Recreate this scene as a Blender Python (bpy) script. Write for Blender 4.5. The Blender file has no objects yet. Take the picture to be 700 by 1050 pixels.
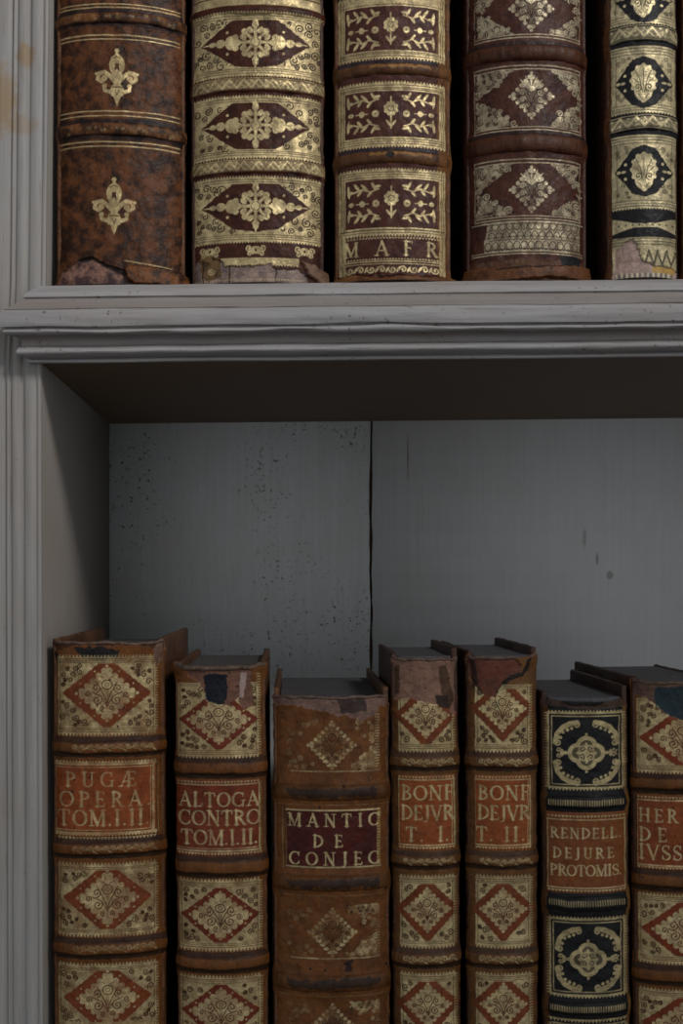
import bpy, bmesh, math, random
import numpy as np
from mathutils import Vector

scene = bpy.context.scene
COL = scene.collection
PXM = 0.0005          # metres per photo pixel on the front plane of the bookcase
DIST = 0.67           # camera distance from that plane
VX, VY = 300.0, 600.0  # where the camera's level line of sight meets the frame

def wx(px, Y=0.0): return (px - VX) * PXM * (1 + Y / DIST)
def wz(py, Y=0.0): return (VY - py) * PXM * (1 + Y / DIST)

def lin(h, gain=1.0):
    h = h.lstrip('#')
    out = []
    for i in (0, 2, 4):
        c = int(h[i:i+2], 16) / 255
        c = c / 12.92 if c <= 0.04045 else ((c + 0.055) / 1.055) ** 2.4
        out.append(min(c * gain, 0.9))
    return tuple(out)

# ------------------------------------------------------------------ tagging
def tag(o, label=None, cat=None, group=None, kind=None):
    if label: o['label'] = label
    if cat: o['category'] = cat
    if group: o['group'] = group
    if kind: o['kind'] = kind
    return o

def empty(name, loc, rot=(0, 0, 0)):
    o = bpy.data.objects.new(name, None)
    o.empty_display_size = 0.02
    COL.objects.link(o)
    o.location = loc
    o.rotation_euler = rot
    return o

def link(name, me, mat, parent=None, smooth=True):
    o = bpy.data.objects.new(name, me)
    COL.objects.link(o)
    if mat: me.materials.append(mat)
    if parent: o.parent = parent
    if smooth:
        me.polygons.foreach_set('use_smooth', np.ones(len(me.polygons), dtype=bool))
    return o

def grid_mesh(name, P, attrs=None, flip=False, closed=False):
    """P: (n, m, 3) grid of points -> quad mesh with point attributes"""
    n, m = P.shape[:2]
    me = bpy.data.meshes.new(name)
    me.vertices.add(n * m)
    me.vertices.foreach_set('co', P.astype(np.float32).reshape(-1))
    i = np.arange(n * m).reshape(n, m)
    if closed:
        i = np.concatenate([i, i[:, :1]], axis=1)
    q = np.stack([i[:-1, :-1], i[:-1, 1:], i[1:, 1:], i[1:, :-1]], axis=-1).reshape(-1, 4)
    if flip: q = q[:, ::-1]
    nf = len(q)
    me.loops.add(nf * 4)
    me.loops.foreach_set('vertex_index', q.astype(np.int32).reshape(-1))
    me.polygons.add(nf)
    me.polygons.foreach_set('loop_start', np.arange(0, nf * 4, 4, dtype=np.int32))
    me.update(calc_edges=True)
    if attrs:
        for k, v in attrs.items():
            if v.ndim == 3:
                a = me.attributes.new(k, 'FLOAT_COLOR', 'POINT')
                c = np.ones((n * m, 4), np.float32); c[:, :3] = v.reshape(-1, 3)
                a.data.foreach_set('color', c.reshape(-1))
            else:
                a = me.attributes.new(k, 'FLOAT', 'POINT')
                a.data.foreach_set('value', v.astype(np.float32).reshape(-1))
    return me

# ------------------------------------------------------------------ noise
def vnoise(x, y, seed=0):
    """smooth value noise on arrays"""
    x = np.asarray(x, float); y = np.asarray(y, float)
    xi = np.floor(x).astype(np.int64); yi = np.floor(y).astype(np.int64)
    fx = x - xi; fy = y - yi
    fx = fx * fx * (3 - 2 * fx); fy = fy * fy * (3 - 2 * fy)
    def h(a, b):
        n = (a * 374761393 + b * 668265263 + seed * 1442695041) & 0xFFFFFFFF
        n = ((n ^ (n >> 13)) * 1274126177) & 0xFFFFFFFF
        return ((n ^ (n >> 16)) & 0xFFFF) / 65535.0
    return (h(xi, yi) * (1 - fx) + h(xi + 1, yi) * fx) * (1 - fy) + \
           (h(xi, yi + 1) * (1 - fx) + h(xi + 1, yi + 1) * fx) * fy

def fnoise(x, y, seed=0, oct=3):
    s = 0; a = 0.5; t = 0
    for k in range(oct):
        s = s + a * vnoise(np.asarray(x) * 2 ** k, np.asarray(y) * 2 ** k, seed + k * 17); t += a; a *= 0.5
    return s / t

# ------------------------------------------------------------------ tooling canvas
class Canvas:
    """pattern plane of one spine; units are photo pixels along the spine"""
    SS = 3
    def __init__(s, x0, y0, x1, y1, base):
        s.x0, s.y0, s.x1, s.y1 = x0, y0, x1, y1
        s.W = int((x1 - x0) * s.SS); s.H = int((y1 - y0) * s.SS)
        s.gold = np.zeros((s.H, s.W)); s.tear = np.zeros((s.H, s.W)); s.lift = np.zeros((s.H, s.W))
        s.paint = np.zeros((s.H, s.W, 3)); s.paint[:] = base
    def win(s, x0, y0, x1, y1):
        a = max(0, int(math.floor((x0 - s.x0) * s.SS)) - 1); b = min(s.W, int(math.ceil((x1 - s.x0) * s.SS)) + 2)
        c = max(0, int(math.floor((y0 - s.y0) * s.SS)) - 1); d = min(s.H, int(math.ceil((y1 - s.y0) * s.SS)) + 2)
        if b <= a or d <= c: return None
        X = s.x0 + (np.arange(a, b) + .5) / s.SS; Y = s.y0 + (np.arange(c, d) + .5) / s.SS
        return (slice(c, d), slice(a, b)), X[None, :], Y[:, None]
    def put(s, sl, al, v, lay='gold'):
        L = getattr(s, lay)
        if v > 0: L[sl] = np.maximum(L[sl], al * v)
        else: L[sl] = L[sl] * (1 - al * (-v))
    def color(s, sl, al, rgb):
        s.paint[sl] = s.paint[sl] * (1 - al[..., None]) + np.array(rgb) * al[..., None]
    def line(s, x0, y0, x1, y1, w, v=1, w2=None, lay='gold'):
        w2 = w if w2 is None else w2
        m = max(w, w2) / 2 + .6
        r = s.win(min(x0, x1) - m, min(y0, y1) - m, max(x0, x1) + m, max(y0, y1) + m)
        if not r: return
        sl, X, Y = r
        dx, dy = x1 - x0, y1 - y0
        t = np.clip(((X - x0) * dx + (Y - y0) * dy) / (dx * dx + dy * dy + 1e-9), 0, 1)
        d = np.hypot(X - x0 - t * dx, Y - y0 - t * dy)
        al = np.clip((( w + (w2 - w) * t) / 2 - d) * s.SS + .5, 0, 1)
        s.put(sl, al, v, lay)
        if v < 0: s.paint[sl] *= 1 - .5 * al[..., None]      # cut lines also darken the dye
    def path(s, pts, w, v=1, w2=None):
        n = len(pts) - 1
        w2 = w if w2 is None else w2
        for i in range(n):
            a = w + (w2 - w) * i / n; b = w + (w2 - w) * (i + 1) / n
            s.line(*pts[i], *pts[i + 1], a, v, b)
    def disc(s, x, y, rx, ry=None, ang=0, v=1, lay='gold', rgb=None):
        ry = rx if ry is None else ry
        m = max(rx, ry) + 1
        r = s.win(x - m, y - m, x + m, y + m)
        if not r: return
        sl, X, Y = r
        c, q = math.cos(ang), math.sin(ang)
        U = ((X - x) * c + (Y - y) * q) / rx; V = (-(X - x) * q + (Y - y) * c) / ry
        d = (1 - np.hypot(U, V)) * min(rx, ry)
        al = np.clip(d * s.SS + .5, 0, 1)
        if rgb is not None: s.color(sl, al, rgb)
        else: s.put(sl, al, v, lay)
    def ring(s, x, y, rx, ry, w, v=1, a0=0, a1=360, n=22):
        pts = [(x + rx * math.cos(math.radians(a0 + (a1 - a0) * i / n)), y + ry * math.sin(math.radians(a0 + (a1 - a0) * i / n))) for i in range(n + 1)]
        s.path(pts, w, v)
    def spiral(s, x, y, r, a0, turns, d=1, w=1, v=1, n=16, dot=True):
        pts = []
        for i in range(n + 1):
            t = i / n
            a = math.radians(a0) + d * turns * 2 * math.pi * t
            q = r * (1 - .8 * t)
            pts.append((x + q * math.cos(a), y + q * math.sin(a)))
        s.path(pts, w, v)
        if dot: s.disc(*pts[-1], w * .75, v=v)
    def leaf(s, x, y, L, ang, w, v=1):
        a = math.radians(ang)
        s.disc(x + math.cos(a) * L / 2, y + math.sin(a) * L / 2, L / 2, w / 2, a, v)
    def poly_mask(s, pts, rough=0, seed=1, sc=4):
        xs = [p[0] for p in pts]; ys = [p[1] for p in pts]
        m = rough * 2 + 1
        r = s.win(min(xs) - m, min(ys) - m, max(xs) + m, max(ys) + m)
        if not r: return None
        sl, X, Y = r
        X = np.broadcast_to(X, (Y.shape[0], X.shape[1])); Y = np.broadcast_to(Y, X.shape)
        if rough:
            dx = (fnoise(X / sc, Y / sc, seed) - .5) * 2 * rough; dy = (fnoise(X / sc + 50, Y / sc + 9, seed + 3) - .5) * 2 * rough
            X = X + dx; Y = Y + dy
        ins = np.zeros(X.shape, bool)
        n = len(pts)
        for i in range(n):
            x0, y0 = pts[i]; x1, y1 = pts[(i + 1) % n]
            if y0 == y1: continue
            c = ((y0 > Y) != (y1 > Y)) & (X < (x1 - x0) * (Y - y0) / (y1 - y0) + x0)
            ins ^= c
        return sl, ins.astype(float)
    def poly(s, pts, v=1, rough=0, seed=1, lay='gold', rgb=None, sc=4):
        r = s.poly_mask(pts, rough, seed, sc)
        if r is None: return
        if rgb is not None: s.color(r[0], r[1], rgb)
        else: s.put(r[0], r[1], v, lay)
    def rect(s, x0, y0, x1, y1, v=1, rgb=None, **k):
        s.poly([(x0, y0), (x1, y0), (x1, y1), (x0, y1)], v, rgb=rgb, **k)
    def frame(s, x0, y0, x1, y1, w, v=1):
        for a in ((x0, y0, x1, y0), (x0, y1, x1, y1), (x0, y0, x0, y1), (x1, y0, x1, y1)): s.line(*a, w, v)
    def serr(s, y, x0, x1, h, step=3.4, v=1, up=False):
        """row of small pointed teeth"""
        n = max(2, int((x1 - x0) / step)); q = (x1 - x0) / n
        for i in range(n):
            x = x0 + (i + .5) * q
            if up: s.poly([(x - q * .45, y), (x + q * .45, y), (x + q * .12, y - h), (x - q * .12, y - h)], v)
            else: s.poly([(x - q * .45, y), (x + q * .45, y), (x + q * .12, y + h), (x - q * .12, y + h)], v)
    def vserr(s, x, y0, y1, h, step=3.2, v=1):
        n = max(2, int((y1 - y0) / step)); q = (y1 - y0) / n
        for i in range(n):
            y = y0 + (i + .5) * q
            s.line(x, y, x + h, y, q * .5, v)
    def torn(s, pts, rgb, rough=2, seed=1, sc=5, depth=1.0):
        r = s.poly_mask(pts, rough, seed, sc)
        if r is None: return
        sl, al = r
        yy, xx = np.mgrid[0:al.shape[0], 0:al.shape[1]]
        n = .7 + .6 * fnoise(xx / 14, yy / 5, seed + 8)
        s.paint[sl] = s.paint[sl] * (1 - al[..., None]) + np.array(rgb)[None, None] * n[..., None] * al[..., None]
        s.gold[sl] *= 1 - al
        s.tear[sl] = np.maximum(s.tear[sl], al * depth)
    def flap(s, pts, rgb, rough=1.5, seed=2):
        """curled-out leather"""
        r = s.poly_mask(pts, rough, seed, 5)
        if r is None: return
        s.color(r[0], r[1], rgb); s.gold[r[0]] *= 1 - .8 * r[1]; s.tear[r[0]] *= 1 - r[1]
        a = r[1].copy()
        for k in range(7):
            a[1:-1, 1:-1] = (a[1:-1, 1:-1] * 2 + a[:-2, 1:-1] + a[2:, 1:-1] + a[1:-1, :-2] + a[1:-1, 2:]) / 6
        s.lift[r[0]] = np.maximum(s.lift[r[0]], a)
    def rub(s, seed, amount, sc=9):
        """worn gilding: patches where gold leaf has rubbed off"""
        yy, xx = np.mgrid[0:s.H, 0:s.W]
        n = fnoise(xx / (sc * s.SS), yy / (sc * s.SS), seed, 4)
        f = fnoise(xx / (1.1 * s.SS), yy / (1.1 * s.SS), seed + 5, 2)
        s.gold *= np.clip(1.25 - amount * np.clip((n * .65 + f * .35 - .36) * 5, 0, 1), 0, 1)
    def sample(s, L, px, py):
        u = np.clip((px - s.x0) * s.SS - .5, 0, s.W - 1.001); v = np.clip((py - s.y0) * s.SS - .5, 0, s.H - 1.001)
        i = u.astype(int); j = v.astype(int); fu = u - i; fv = v - j
        if L.ndim == 3: fu = fu[..., None]; fv = fv[..., None]
        return (L[j, i] * (1 - fu) + L[j, i + 1] * fu) * (1 - fv) + (L[j + 1, i] * (1 - fu) + L[j + 1, i + 1] * fu) * fv

# ------------------------------------------------------------------ roman capitals
TK, TN = .17, .085
def _stem(x, y0=0, y1=1, w=TK, s0=True, s1=True):
    r = [('l', x, y0, x, y1, w)]
    if s0: r.append(('l', x - .15, y0 + .02, x + .15, y0 + .02, .06))
    if s1: r.append(('l', x - .15, y1 - .02, x + .15, y1 - .02, .06))
    return r
def _arc(cx, cy, rx, ry, a0, a1, wt=TK, n=14):
    """thick where the curve runs upright"""
    out = []; p = None
    for i in range(n + 1):
        a = math.radians(a0 + (a1 - a0) * i / n)
        q = (cx + rx * math.cos(a), cy + ry * math.sin(a), .07 + (wt - .07) * abs(math.cos(a)) ** 1.2)
        if p: out.append(('l', p[0], p[1], q[0], q[1], (p[2] + q[2]) / 2))
        p = q
    return out
def _bar(x0, x1, y, tip=.14, dirn=1):
    return [('l', x0, y, x1, y, TN), ('l', x1, y, x1 + .02, y - dirn * tip, .07)]
def _foot(x, y=0.02): return [('l', x - .14, y, x + .14, y, .06)]
GL = {
 'A': (.86, [('l', .1, 0, .43, 1, TN), ('l', .43, 1, .76, 0, TK), ('l', .22, .34, .64, .34, TN)] + _foot(.1) + _foot(.76)),
 'B': (.74, _stem(.18) + _arc(.2, .75, .34, .23, -90, 90) + _arc(.2, .27, .42, .26, -90, 90)),
 'C': (.84, _arc(.46, .5, .4, .48, 48, 312) + [('l', .74, .68, .76, .98, .07), ('l', .74, .1, .76, .28, .06)]),
 'D': (.86, _stem(.18) + _arc(.2, .5, .56, .48, -90, 90)),
 'E': (.70, _stem(.18) + _bar(.18, .58, .97) + _bar(.18, .48, .52, .09) + _bar(.18, .62, .03, .16, -1)),
 'F': (.66, _stem(.18) + _bar(.18, .58, .97) + _bar(.18, .48, .52, .09)),
 'G': (.90, _arc(.46, .5, .4, .48, 48, 318) + [('l', .76, .03, .76, .42, .13), ('l', .62, .42, .9, .42, .06), ('l', .73, .7, .75, .98, .07)]),
 'H': (.90, _stem(.18) + _stem(.72) + [('l', .18, .52, .72, .52, TN)]),
 'I': (.40, _stem(.2)),
 'J': (.50, [('l', .3, .12, .3, 1, TK), ('l', .15, .98, .45, .98, .06)] + _arc(.14, .08, .16, .2, -120, 0, .12)),
 'L': (.66, _stem(.18) + _bar(.18, .6, .03, .2, -1)),
 'M': (1.04, _stem(.14, w=TN) + [('l', .14, 1, .5, .05, TK), ('l', .5, .05, .86, 1, TN)] + _stem(.88)),
 'N': (.92, _stem(.16, w=TN) + [('l', .16, 1, .76, 0, TK)] + _stem(.76, w=TN, s0=False)),
 'O': (.92, _arc(.46, .5, .4, .48, 0, 360, n=24)),
 'P': (.68, _stem(.18) + _arc(.2, .73, .4, .25, -90, 90)),
 'R': (.80, _stem(.18) + _arc(.2, .74, .38, .24, -90, 90) + [('l', .36, .5, .72, 0.02, TK)] + _foot(.74)),
 'S': (.62, _arc(.31, .74, .23, .24, 40, 265, .1) + _arc(.31, .26, .25, .24, 90, -140, .12) + [('l', .2, .6, .42, .42, TK), ('l', .5, .74, .52, .97, .06), ('l', .07, .05, .09, .28, .06)]),
 'T': (.78, _stem(.39, s1=False) + [('l', .06, .97, .72, .97, TN), ('l', .06, .97, .04, .76, .07), ('l', .72, .97, .74, .76, .07)]),
 'U': (.88, _stem(.18, .28, 1, s0=False) + _stem(.7, .28, 1, w=TN, s0=False) + _arc(.44, .28, .26, .27, 180, 360, .13)),
 'V': (.82, [('l', .08, 1, .42, 0, TK), ('l', .42, 0, .74, 1, TN)] + _foot(.08, .98) + _foot(.74, .98)),
 'Æ': (1.12, [('l', .06, 0, .5, 1, TN), ('l', .24, .34, .55, .34, TN)] + _foot(.06) + _stem(.58) + _bar(.5, .98, .97) + _bar(.58, .88, .52, .09) + _bar(.58, 1.02, .03, .16, -1)),
 '.': (.24, [('d', .1, .06, .075)]),
 ' ': (.30, []),
}
def text(c, st, x0, x1, y0, y1, v=1, bold=1.0):
    H = y1 - y0
    tot = sum(GL[ch][0] for ch in st) * H
    n = len(st)
    gap = (x1 - x0 - tot) / max(1, n - 1) if n > 1 else 0
    sx = 1.0
    if gap < .03 * H:
        gap = .03 * H; sx = (x1 - x0 - gap * (n - 1)) / tot
    x = x0
    for ch in st:
        w, S = GL[ch]
        for k in S:
            if k[0] == 'l':
                c.line(x + k[1] * H * sx, y1 - k[2] * H, x + k[3] * H * sx, y1 - k[4] * H, max(.75, k[5] * H * bold), v)
            else:
                c.disc(x + k[1] * H * sx, y1 - k[2] * H, max(.7, k[3] * H), v=v)
        x += w * H * sx + gap

# ------------------------------------------------------------------ tooled ornaments
def curls(c, x0, y0, x1, y1, seed, n, r=(2.4, 4.6), w=.8, v=-.9, keep=None):
    rng = random.Random(seed)
    done = []
    for k in range(n * 6):
        if len(done) >= n: break
        x = rng.uniform(x0, x1); y = rng.uniform(y0, y1); q = rng.uniform(*r)
        if keep and not keep(x, y): continue
        if any(math.hypot(x - a, y - b) < (q + d) * .85 for a, b, d in done): continue
        done.append((x, y, q))
        c.spiral(x, y, q, rng.uniform(0, 360), rng.uniform(1.2, 1.6), rng.choice((-1, 1)), w, v, n=14, dot=False)

def arabesque(c, cx, cy, hw, hh, seed=0, lobes=5, soft=False):
    """gilt lozenge of scrolling foliage, mirror-symmetric about its stem"""
    if not soft:
        c.poly([(cx - hw * .93, cy), (cx, cy - hh * .93), (cx + hw * .93, cy), (cx, cy + hh * .93)])
    else:
        c.poly([(cx - hw * .8, cy), (cx, cy - hh * .8), (cx + hw * .8, cy), (cx, cy + hh * .8)], .3)
    n = lobes
    for sx in (-1, 1):
        for sy in (-1, 1):
            for i in range(n):
                t = (i + .5) / n
                c.disc(cx + sx * hw * .93 * (1 - t), cy + sy * hh * .93 * t, hw * .43 / n + .3, v=.95)
    c.disc(cx, cy - hh, 1.6); c.disc(cx, cy + hh, 1.6); c.disc(cx - hw, cy, 1.7); c.disc(cx + hw, cy, 1.7)
    w = 1.05
    # cut lines: stem, flower, paired scrolls
    c.line(cx - .9, cy - hh * .1, cx - .9, cy + hh * .7, .6, -.9); c.line(cx + .9, cy - hh * .1, cx + .9, cy + hh * .7, .6, -.9)
    c.ring(cx, cy - hh * .32, hw * .17, hh * .17, w, -.95)
    c.ring(cx, cy - hh * .32, hw * .07, hh * .07, .6, -.7)
    for s in (-1, 1):
        c.spiral(cx + s * hw * .36, cy - hh * .2, hw * .15, 90, 1.3, s, w, -.95, 13)
        c.spiral(cx + s * hw * .32, cy + hh * .24, hw * .16, 200 if s > 0 else -20, 1.3, -s, w, -.95, 13)
        c.spiral(cx + s * hw * .63, cy + hh * .03, hw * .11, 30, 1.2, s, w, -.95, 11)
        c.spiral(cx + s * hw * .15, cy + hh * .55, hw * .1, 60, 1.2, -s, w, -.95, 11)
        c.path([(cx, cy + hh * .35), (cx + s * hw * .12, cy + hh * .02), (cx + s * hw * .34, cy - hh * .42)], 1.0, -1)
        c.path([(cx, cy + hh * .45), (cx + s * hw * .2, cy + hh * .1), (cx + s * hw * .5, cy - hh * .05)], 1.0, -1)
        c.path([(cx + s * hw * .08, cy - hh * .56), (cx + s * hw * .2, cy - hh * .62)], .8, -.9)

def lozenge_panel(c, x0, y0, x1, y1, cx, cy, dw, dh, iw, ih, red, seed=0, dots=True, rules=True, vfill=.95):
    """gilt panel, lozenge band of bare leather, foliage lozenge in the middle"""
    c.rect(x0, y0, x1, y1, vfill)
    c.poly([(cx - dw, cy), (cx, cy - dh), (cx + dw, cy), (cx, cy + dh)], -1)
    # clip the lozenge to inside the border rules
    b = 4.2
    c.rect(x0, y0, x1, y0 + b, vfill); c.rect(x0, y1 - b, x1, y1, vfill)
    r = c.poly_mask([(cx - dw, cy), (cx, cy - dh), (cx + dw, cy), (cx, cy + dh)])
    if r is not None: c.color(r[0], r[1] * (c.gold[r[0]] < .5), red)
    # leafy edge of the corners
    for sx in (-1, 1):
        for sy in (-1, 1):
            for t in (.18, .3, .42, .54, .66, .78):
                x = cx + sx * dw * (1 - t); y = cy + sy * dh * t
                if x0 + 3 < x < x1 - 3 and y0 + b < y < y1 - b:
                    c.disc(x + sx * .6, y + sy * .6, 1.5, v=.95)
            if x0 + 2 < cx + sx * dw < x1 - 2: c.disc(cx + sx * (dw + .5), cy, 2.0)
    keep = lambda x, y: abs(x - cx) / dw + abs(y - cy) / dh > 1.18
    for sx in (-1, 1):
        for sy in (-1, 1):
            X = (x0 + 4, cx - 8) if sx < 0 else (cx + 8, x1 - 4)
            Yq = (y0 + b + 2.5, cy - 4) if sy < 0 else (cy + 4, y1 - b - 2.5)
            if X[1] <= X[0]: continue
            curls(c, X[0], Yq[0], X[1], Yq[1], seed * 7 + (sx + 2) * 3 + sy, 13, (2.1, 4.0), 1.15, -1, keep)
    if rules:
        for y in (y0 + 1.4, y0 + 3.2, y1 - 1.4, y1 - 3.2): c.line(x0 + 1, y, x1 - 1, y, .7, -.8)
        for x in (x0 + 2.2, x1 - 2.2): c.line(x, y0 + 2, x, y1 - 2, .7, -.8)
    arabesque(c, cx, cy, iw, ih, seed)
    if dots:
        mw, mh = (dw + iw) / 2 + .5, (dh + ih) / 2 + .5
        for sx in (-1, 1):
            for sy in (-1, 1):
                for t in (.3, .68):
                    x = cx + sx * mw * (1 - t); y = cy + sy * mh * t
                    if y0 + b + 1 < y < y1 - b - 1 and x0 + 3 < x < x1 - 3: c.disc(x, y, 1.0)

def fleur(c, cx, cy, h):
    """fleur-de-lis tool"""
    s = h / 60
    c.poly([(cx, cy - 29 * s), (cx + 7.5 * s, cy - 15 * s), (cx + 4.5 * s, cy - 2 * s), (cx + 2.5 * s, cy + 7 * s), (cx - 2.5 * s, cy + 7 * s), (cx - 4.5 * s, cy - 2 * s), (cx - 7.5 * s, cy - 15 * s)])
    c.disc(cx, cy - 14 * s, 8.2 * s, 11 * s)
    c.disc(cx, cy - 29 * s, 2.4 * s)
    c.poly([(cx - 2.2 * s, cy - 16 * s), (cx + 2.2 * s, cy - 16 * s), (cx + 2.6 * s, cy - 7 * s), (cx, cy - 10 * s), (cx - 2.6 * s, cy - 7 * s)], -1)
    c.path([(cx - 4 * s, cy - 21 * s), (cx, cy - 23 * s), (cx + 4 * s, cy - 21 * s)], .8, -1)
    for q in (-1, 1):
        c.path([(cx + q * 2 * s, cy + 4 * s), (cx + q * 7 * s, cy - 2 * s), (cx + q * 13 * s, cy - 6 * s), (cx + q * 19 * s, cy - 5 * s), (cx + q * 20.5 * s, cy + 1 * s), (cx + q * 16 * s, cy + 4 * s), (cx + q * 12.5 * s, cy + 1 * s)], 5 * s, 1, 3.4 * s)
        c.disc(cx + q * 13.5 * s, cy + .2 * s, 3.2 * s)
        c.disc(cx + q * 22 * s, cy - 5 * s, 1.6 * s)
        c.path([(cx + q * 2 * s, cy + 8 * s), (cx + q * 7 * s, cy + 15 * s), (cx + q * 13 * s, cy + 13 * s), (cx + q * 14 * s, cy + 8 * s)], 4.4 * s, 1, 3.4 * s)
        c.disc(cx + q * 13 * s, cy + 8 * s, 2.3 * s)
        c.path([(cx + q * 1 * s, cy + 12 * s), (cx + q * 5.5 * s, cy + 18 * s)], 2.4 * s)
    c.poly([(cx - 6 * s, cy + 8 * s), (cx + 6 * s, cy + 8 * s), (cx + 4.5 * s, cy + 18 * s), (cx, cy + 30 * s), (cx - 4.5 * s, cy + 18 * s)])
    c.line(cx - 5 * s, cy + 9.5 * s, cx + 5 * s, cy + 9.5 * s, 1, -1)
    c.path([(cx - 2 * s, cy + 13 * s), (cx, cy + 18 * s), (cx + 2 * s, cy + 13 * s)], .8, -1)

def snowflake(c, cx, cy, r):
    for k in range(8):
        a = math.radians(45 * k)
        L = r * (1.0 if k % 2 == 0 else .86)
        x, y = cx + L * math.cos(a), cy + L * math.sin(a)
        c.line(cx, cy, x, y, 3.0)
        c.disc(x, y, r * .19)
        for q in (-1, 1):
            b = a + q * .42
            c.disc(cx + L * .8 * math.cos(b * 1.0), cy + L * .8 * math.sin(b), r * .15)
    c.disc(cx, cy, r * .34)
    c.ring(cx, cy, r * .26, r * .26, .8, -.9, n=12)
    for k in range(8):
        a = math.radians(22.5 + 45 * k)
        c.disc(cx + r * .55 * math.cos(a), cy + r * .55 * math.sin(a), .8, v=-.8)

def arrow(c, x, y, L, q):
    c.line(x, y, x + q * L, y, 3.0, 1, 1.0)
    c.disc(x + q * L * .22, y, L * .17, L * .2); c.disc(x + q * L * .1, y - L * .15, L * .09); c.disc(x + q * L * .1, y + L * .15, L * .09)
    c.disc(x + q * L * .52, y, L * .13, L * .12); c.disc(x + q * L * .75, y, L * .1, L * .07)

def zigzag(c, x0, x1, y0, y1, step=8, w=1.6):
    n = max(2, int((x1 - x0) / step)); q = (x1 - x0) / n
    pts = []
    for i in range(2 * n + 1):
        pts.append((x0 + i * q / 2, y1 if i % 2 == 0 else y0))
    c.path(pts, w)
    for i in range(n + 1):
        c.disc(x0 + i * q, y0 + 1.2, 1.1)
        if i < n: c.disc(x0 + (i + .5) * q, y1 - 1.2, 1.1)

def branch(c, x, y, q, d, s):
    """leafy corner spray; q to the side, d up or down"""
    c.path([(x, y), (x + q * 4 * s, y + d * 1.5 * s), (x + q * 9 * s, y + d * 5 * s), (x + q * 15 * s, y + d * 5 * s)], 1.5)
    c.leaf(x, y, 8 * s, math.degrees(math.atan2(d * 1, q * .35)), 3.2 * s)
    c.leaf(x + q * 5 * s, y + d * 1 * s, 9 * s, math.degrees(math.atan2(d * .9, q * .6)), 3.2 * s)
    c.leaf(x + q * 8 * s, y + d * 7 * s, 7 * s, math.degrees(math.atan2(-d * .9, q * .6)), 3.0 * s)
    c.leaf(x + q * 14 * s, y + d * 5 * s, 6.5 * s, math.degrees(math.atan2(-d * .75, q * .7)), 2.8 * s)
    c.disc(x + q * 18 * s, y + d * 1 * s, 1.3 * s)

def cscroll(c, x, y, q, d, s):
    """thick acanthus C-scroll filling a panel corner (x,y = corner)"""
    pts = [(x + q * 1 * s, y + d * 21 * s), (x + q * 3 * s, y + d * 13 * s), (x + q * 8 * s, y + d * 7 * s), (x + q * 15 * s, y + d * 3.5 * s), (x + q * 21 * s, y + d * 2.5 * s)]
    c.path(pts, 4.6 * s)
    c.path([(x + q * 5 * s, y + d * 14 * s), (x + q * 10 * s, y + d * 9 * s), (x + q * 17 * s, y + d * 6.5 * s)], 1.0, -.9)
    c.spiral(x + q * 20.5 * s, y + d * 4.5 * s, 3.4 * s, -90 * d, 1.1, q * d, 1.5, 1, 10)
    c.spiral(x + q * 3.6 * s, y + d * 21 * s, 3.2 * s, 180 if q > 0 else 0, 1.1, -q * d, 1.5, 1, 10)
    for t in ((7, 10), (11, 8), (4.5, 15), (15, 6.5)): c.disc(x + q * (t[0] + 1.2) * s, y + d * (t[1] + 1.4) * s, 1.5 * s)

def medallion(c, cx, cy, r):
    for a, b in ((0, -.42), (0, .42), (-.48, 0), (.48, 0)):
        c.disc(cx + a * r, cy + b * r, r * .62, r * .58)
    c.disc(cx, cy, r * .72)
    for a, b in ((0, -.42), (0, .42), (-.48, 0), (.48, 0)):
        c.disc(cx + a * r, cy + b * r, r * .37, r * .34, v=-.8)
    c.disc(cx, cy, r * .46, v=-.8)
    c.ring(cx, cy, r * .47, r * .47, 1.0, .9)
    c.disc(cx, cy, r * .2)
    for k in range(4):
        a = math.radians(45 + 90 * k)
        c.spiral(cx + r * .36 * math.cos(a), cy + r * .36 * math.sin(a), r * .24, 45 + 90 * k + 180, 1.2, 1, 1.3, 1, 11)
    for k in range(4):
        a = math.radians(90 * k)
        c.leaf(cx + r * .2 * math.cos(a), cy + r * .2 * math.sin(a), r * .42, 90 * k, r * .2)
    c.disc(cx, cy - r * 1.1, 1.4); c.disc(cx, cy + r * 1.1, 1.4)
    for q in (-1, 1):
        c.disc(cx + q * r * 1.2, cy, r * .16, r * .1); c.disc(cx + q * r * 1.42, cy, r * .12, r * .2)
        c.spiral(cx + q * r * 1.62, cy - r * .14, r * .16, 0, 1, q, 1.1, 1, 9); c.spiral(cx + q * r * 1.62, cy + r * .14, r * .16, 0, 1, -q, 1.1, 1, 9)

# ------------------------------------------------------------------ materials
def new_mat(name):
    m = bpy.data.materials.new(name); m.use_nodes = True
    nt = m.node_tree; nt.nodes.clear()
    out = nt.nodes.new('ShaderNodeOutputMaterial'); p = nt.nodes.new('ShaderNodeBsdfPrincipled')
    nt.links.new(p.outputs[0], out.inputs[0])
    return m, nt, p

def nnoise(nt, vec, scale, detail=4, rough=.55):
    n = nt.nodes.new('ShaderNodeTexNoise'); n.inputs['Scale'].default_value = scale
    n.inputs['Detail'].default_value = detail; n.inputs['Roughness'].default_value = rough
    nt.links.new(vec, n.inputs['Vector'])
    return n.outputs['Fac']

def ramp(nt, fac, a, b, lo=0.0, hi=1.0):
    r = nt.nodes.new('ShaderNodeMapRange'); r.inputs[1].default_value = a; r.inputs[2].default_value = b
    r.inputs[3].default_value = lo; r.inputs[4].default_value = hi
    nt.links.new(fac, r.inputs[0]); return r.outputs[0]

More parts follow.
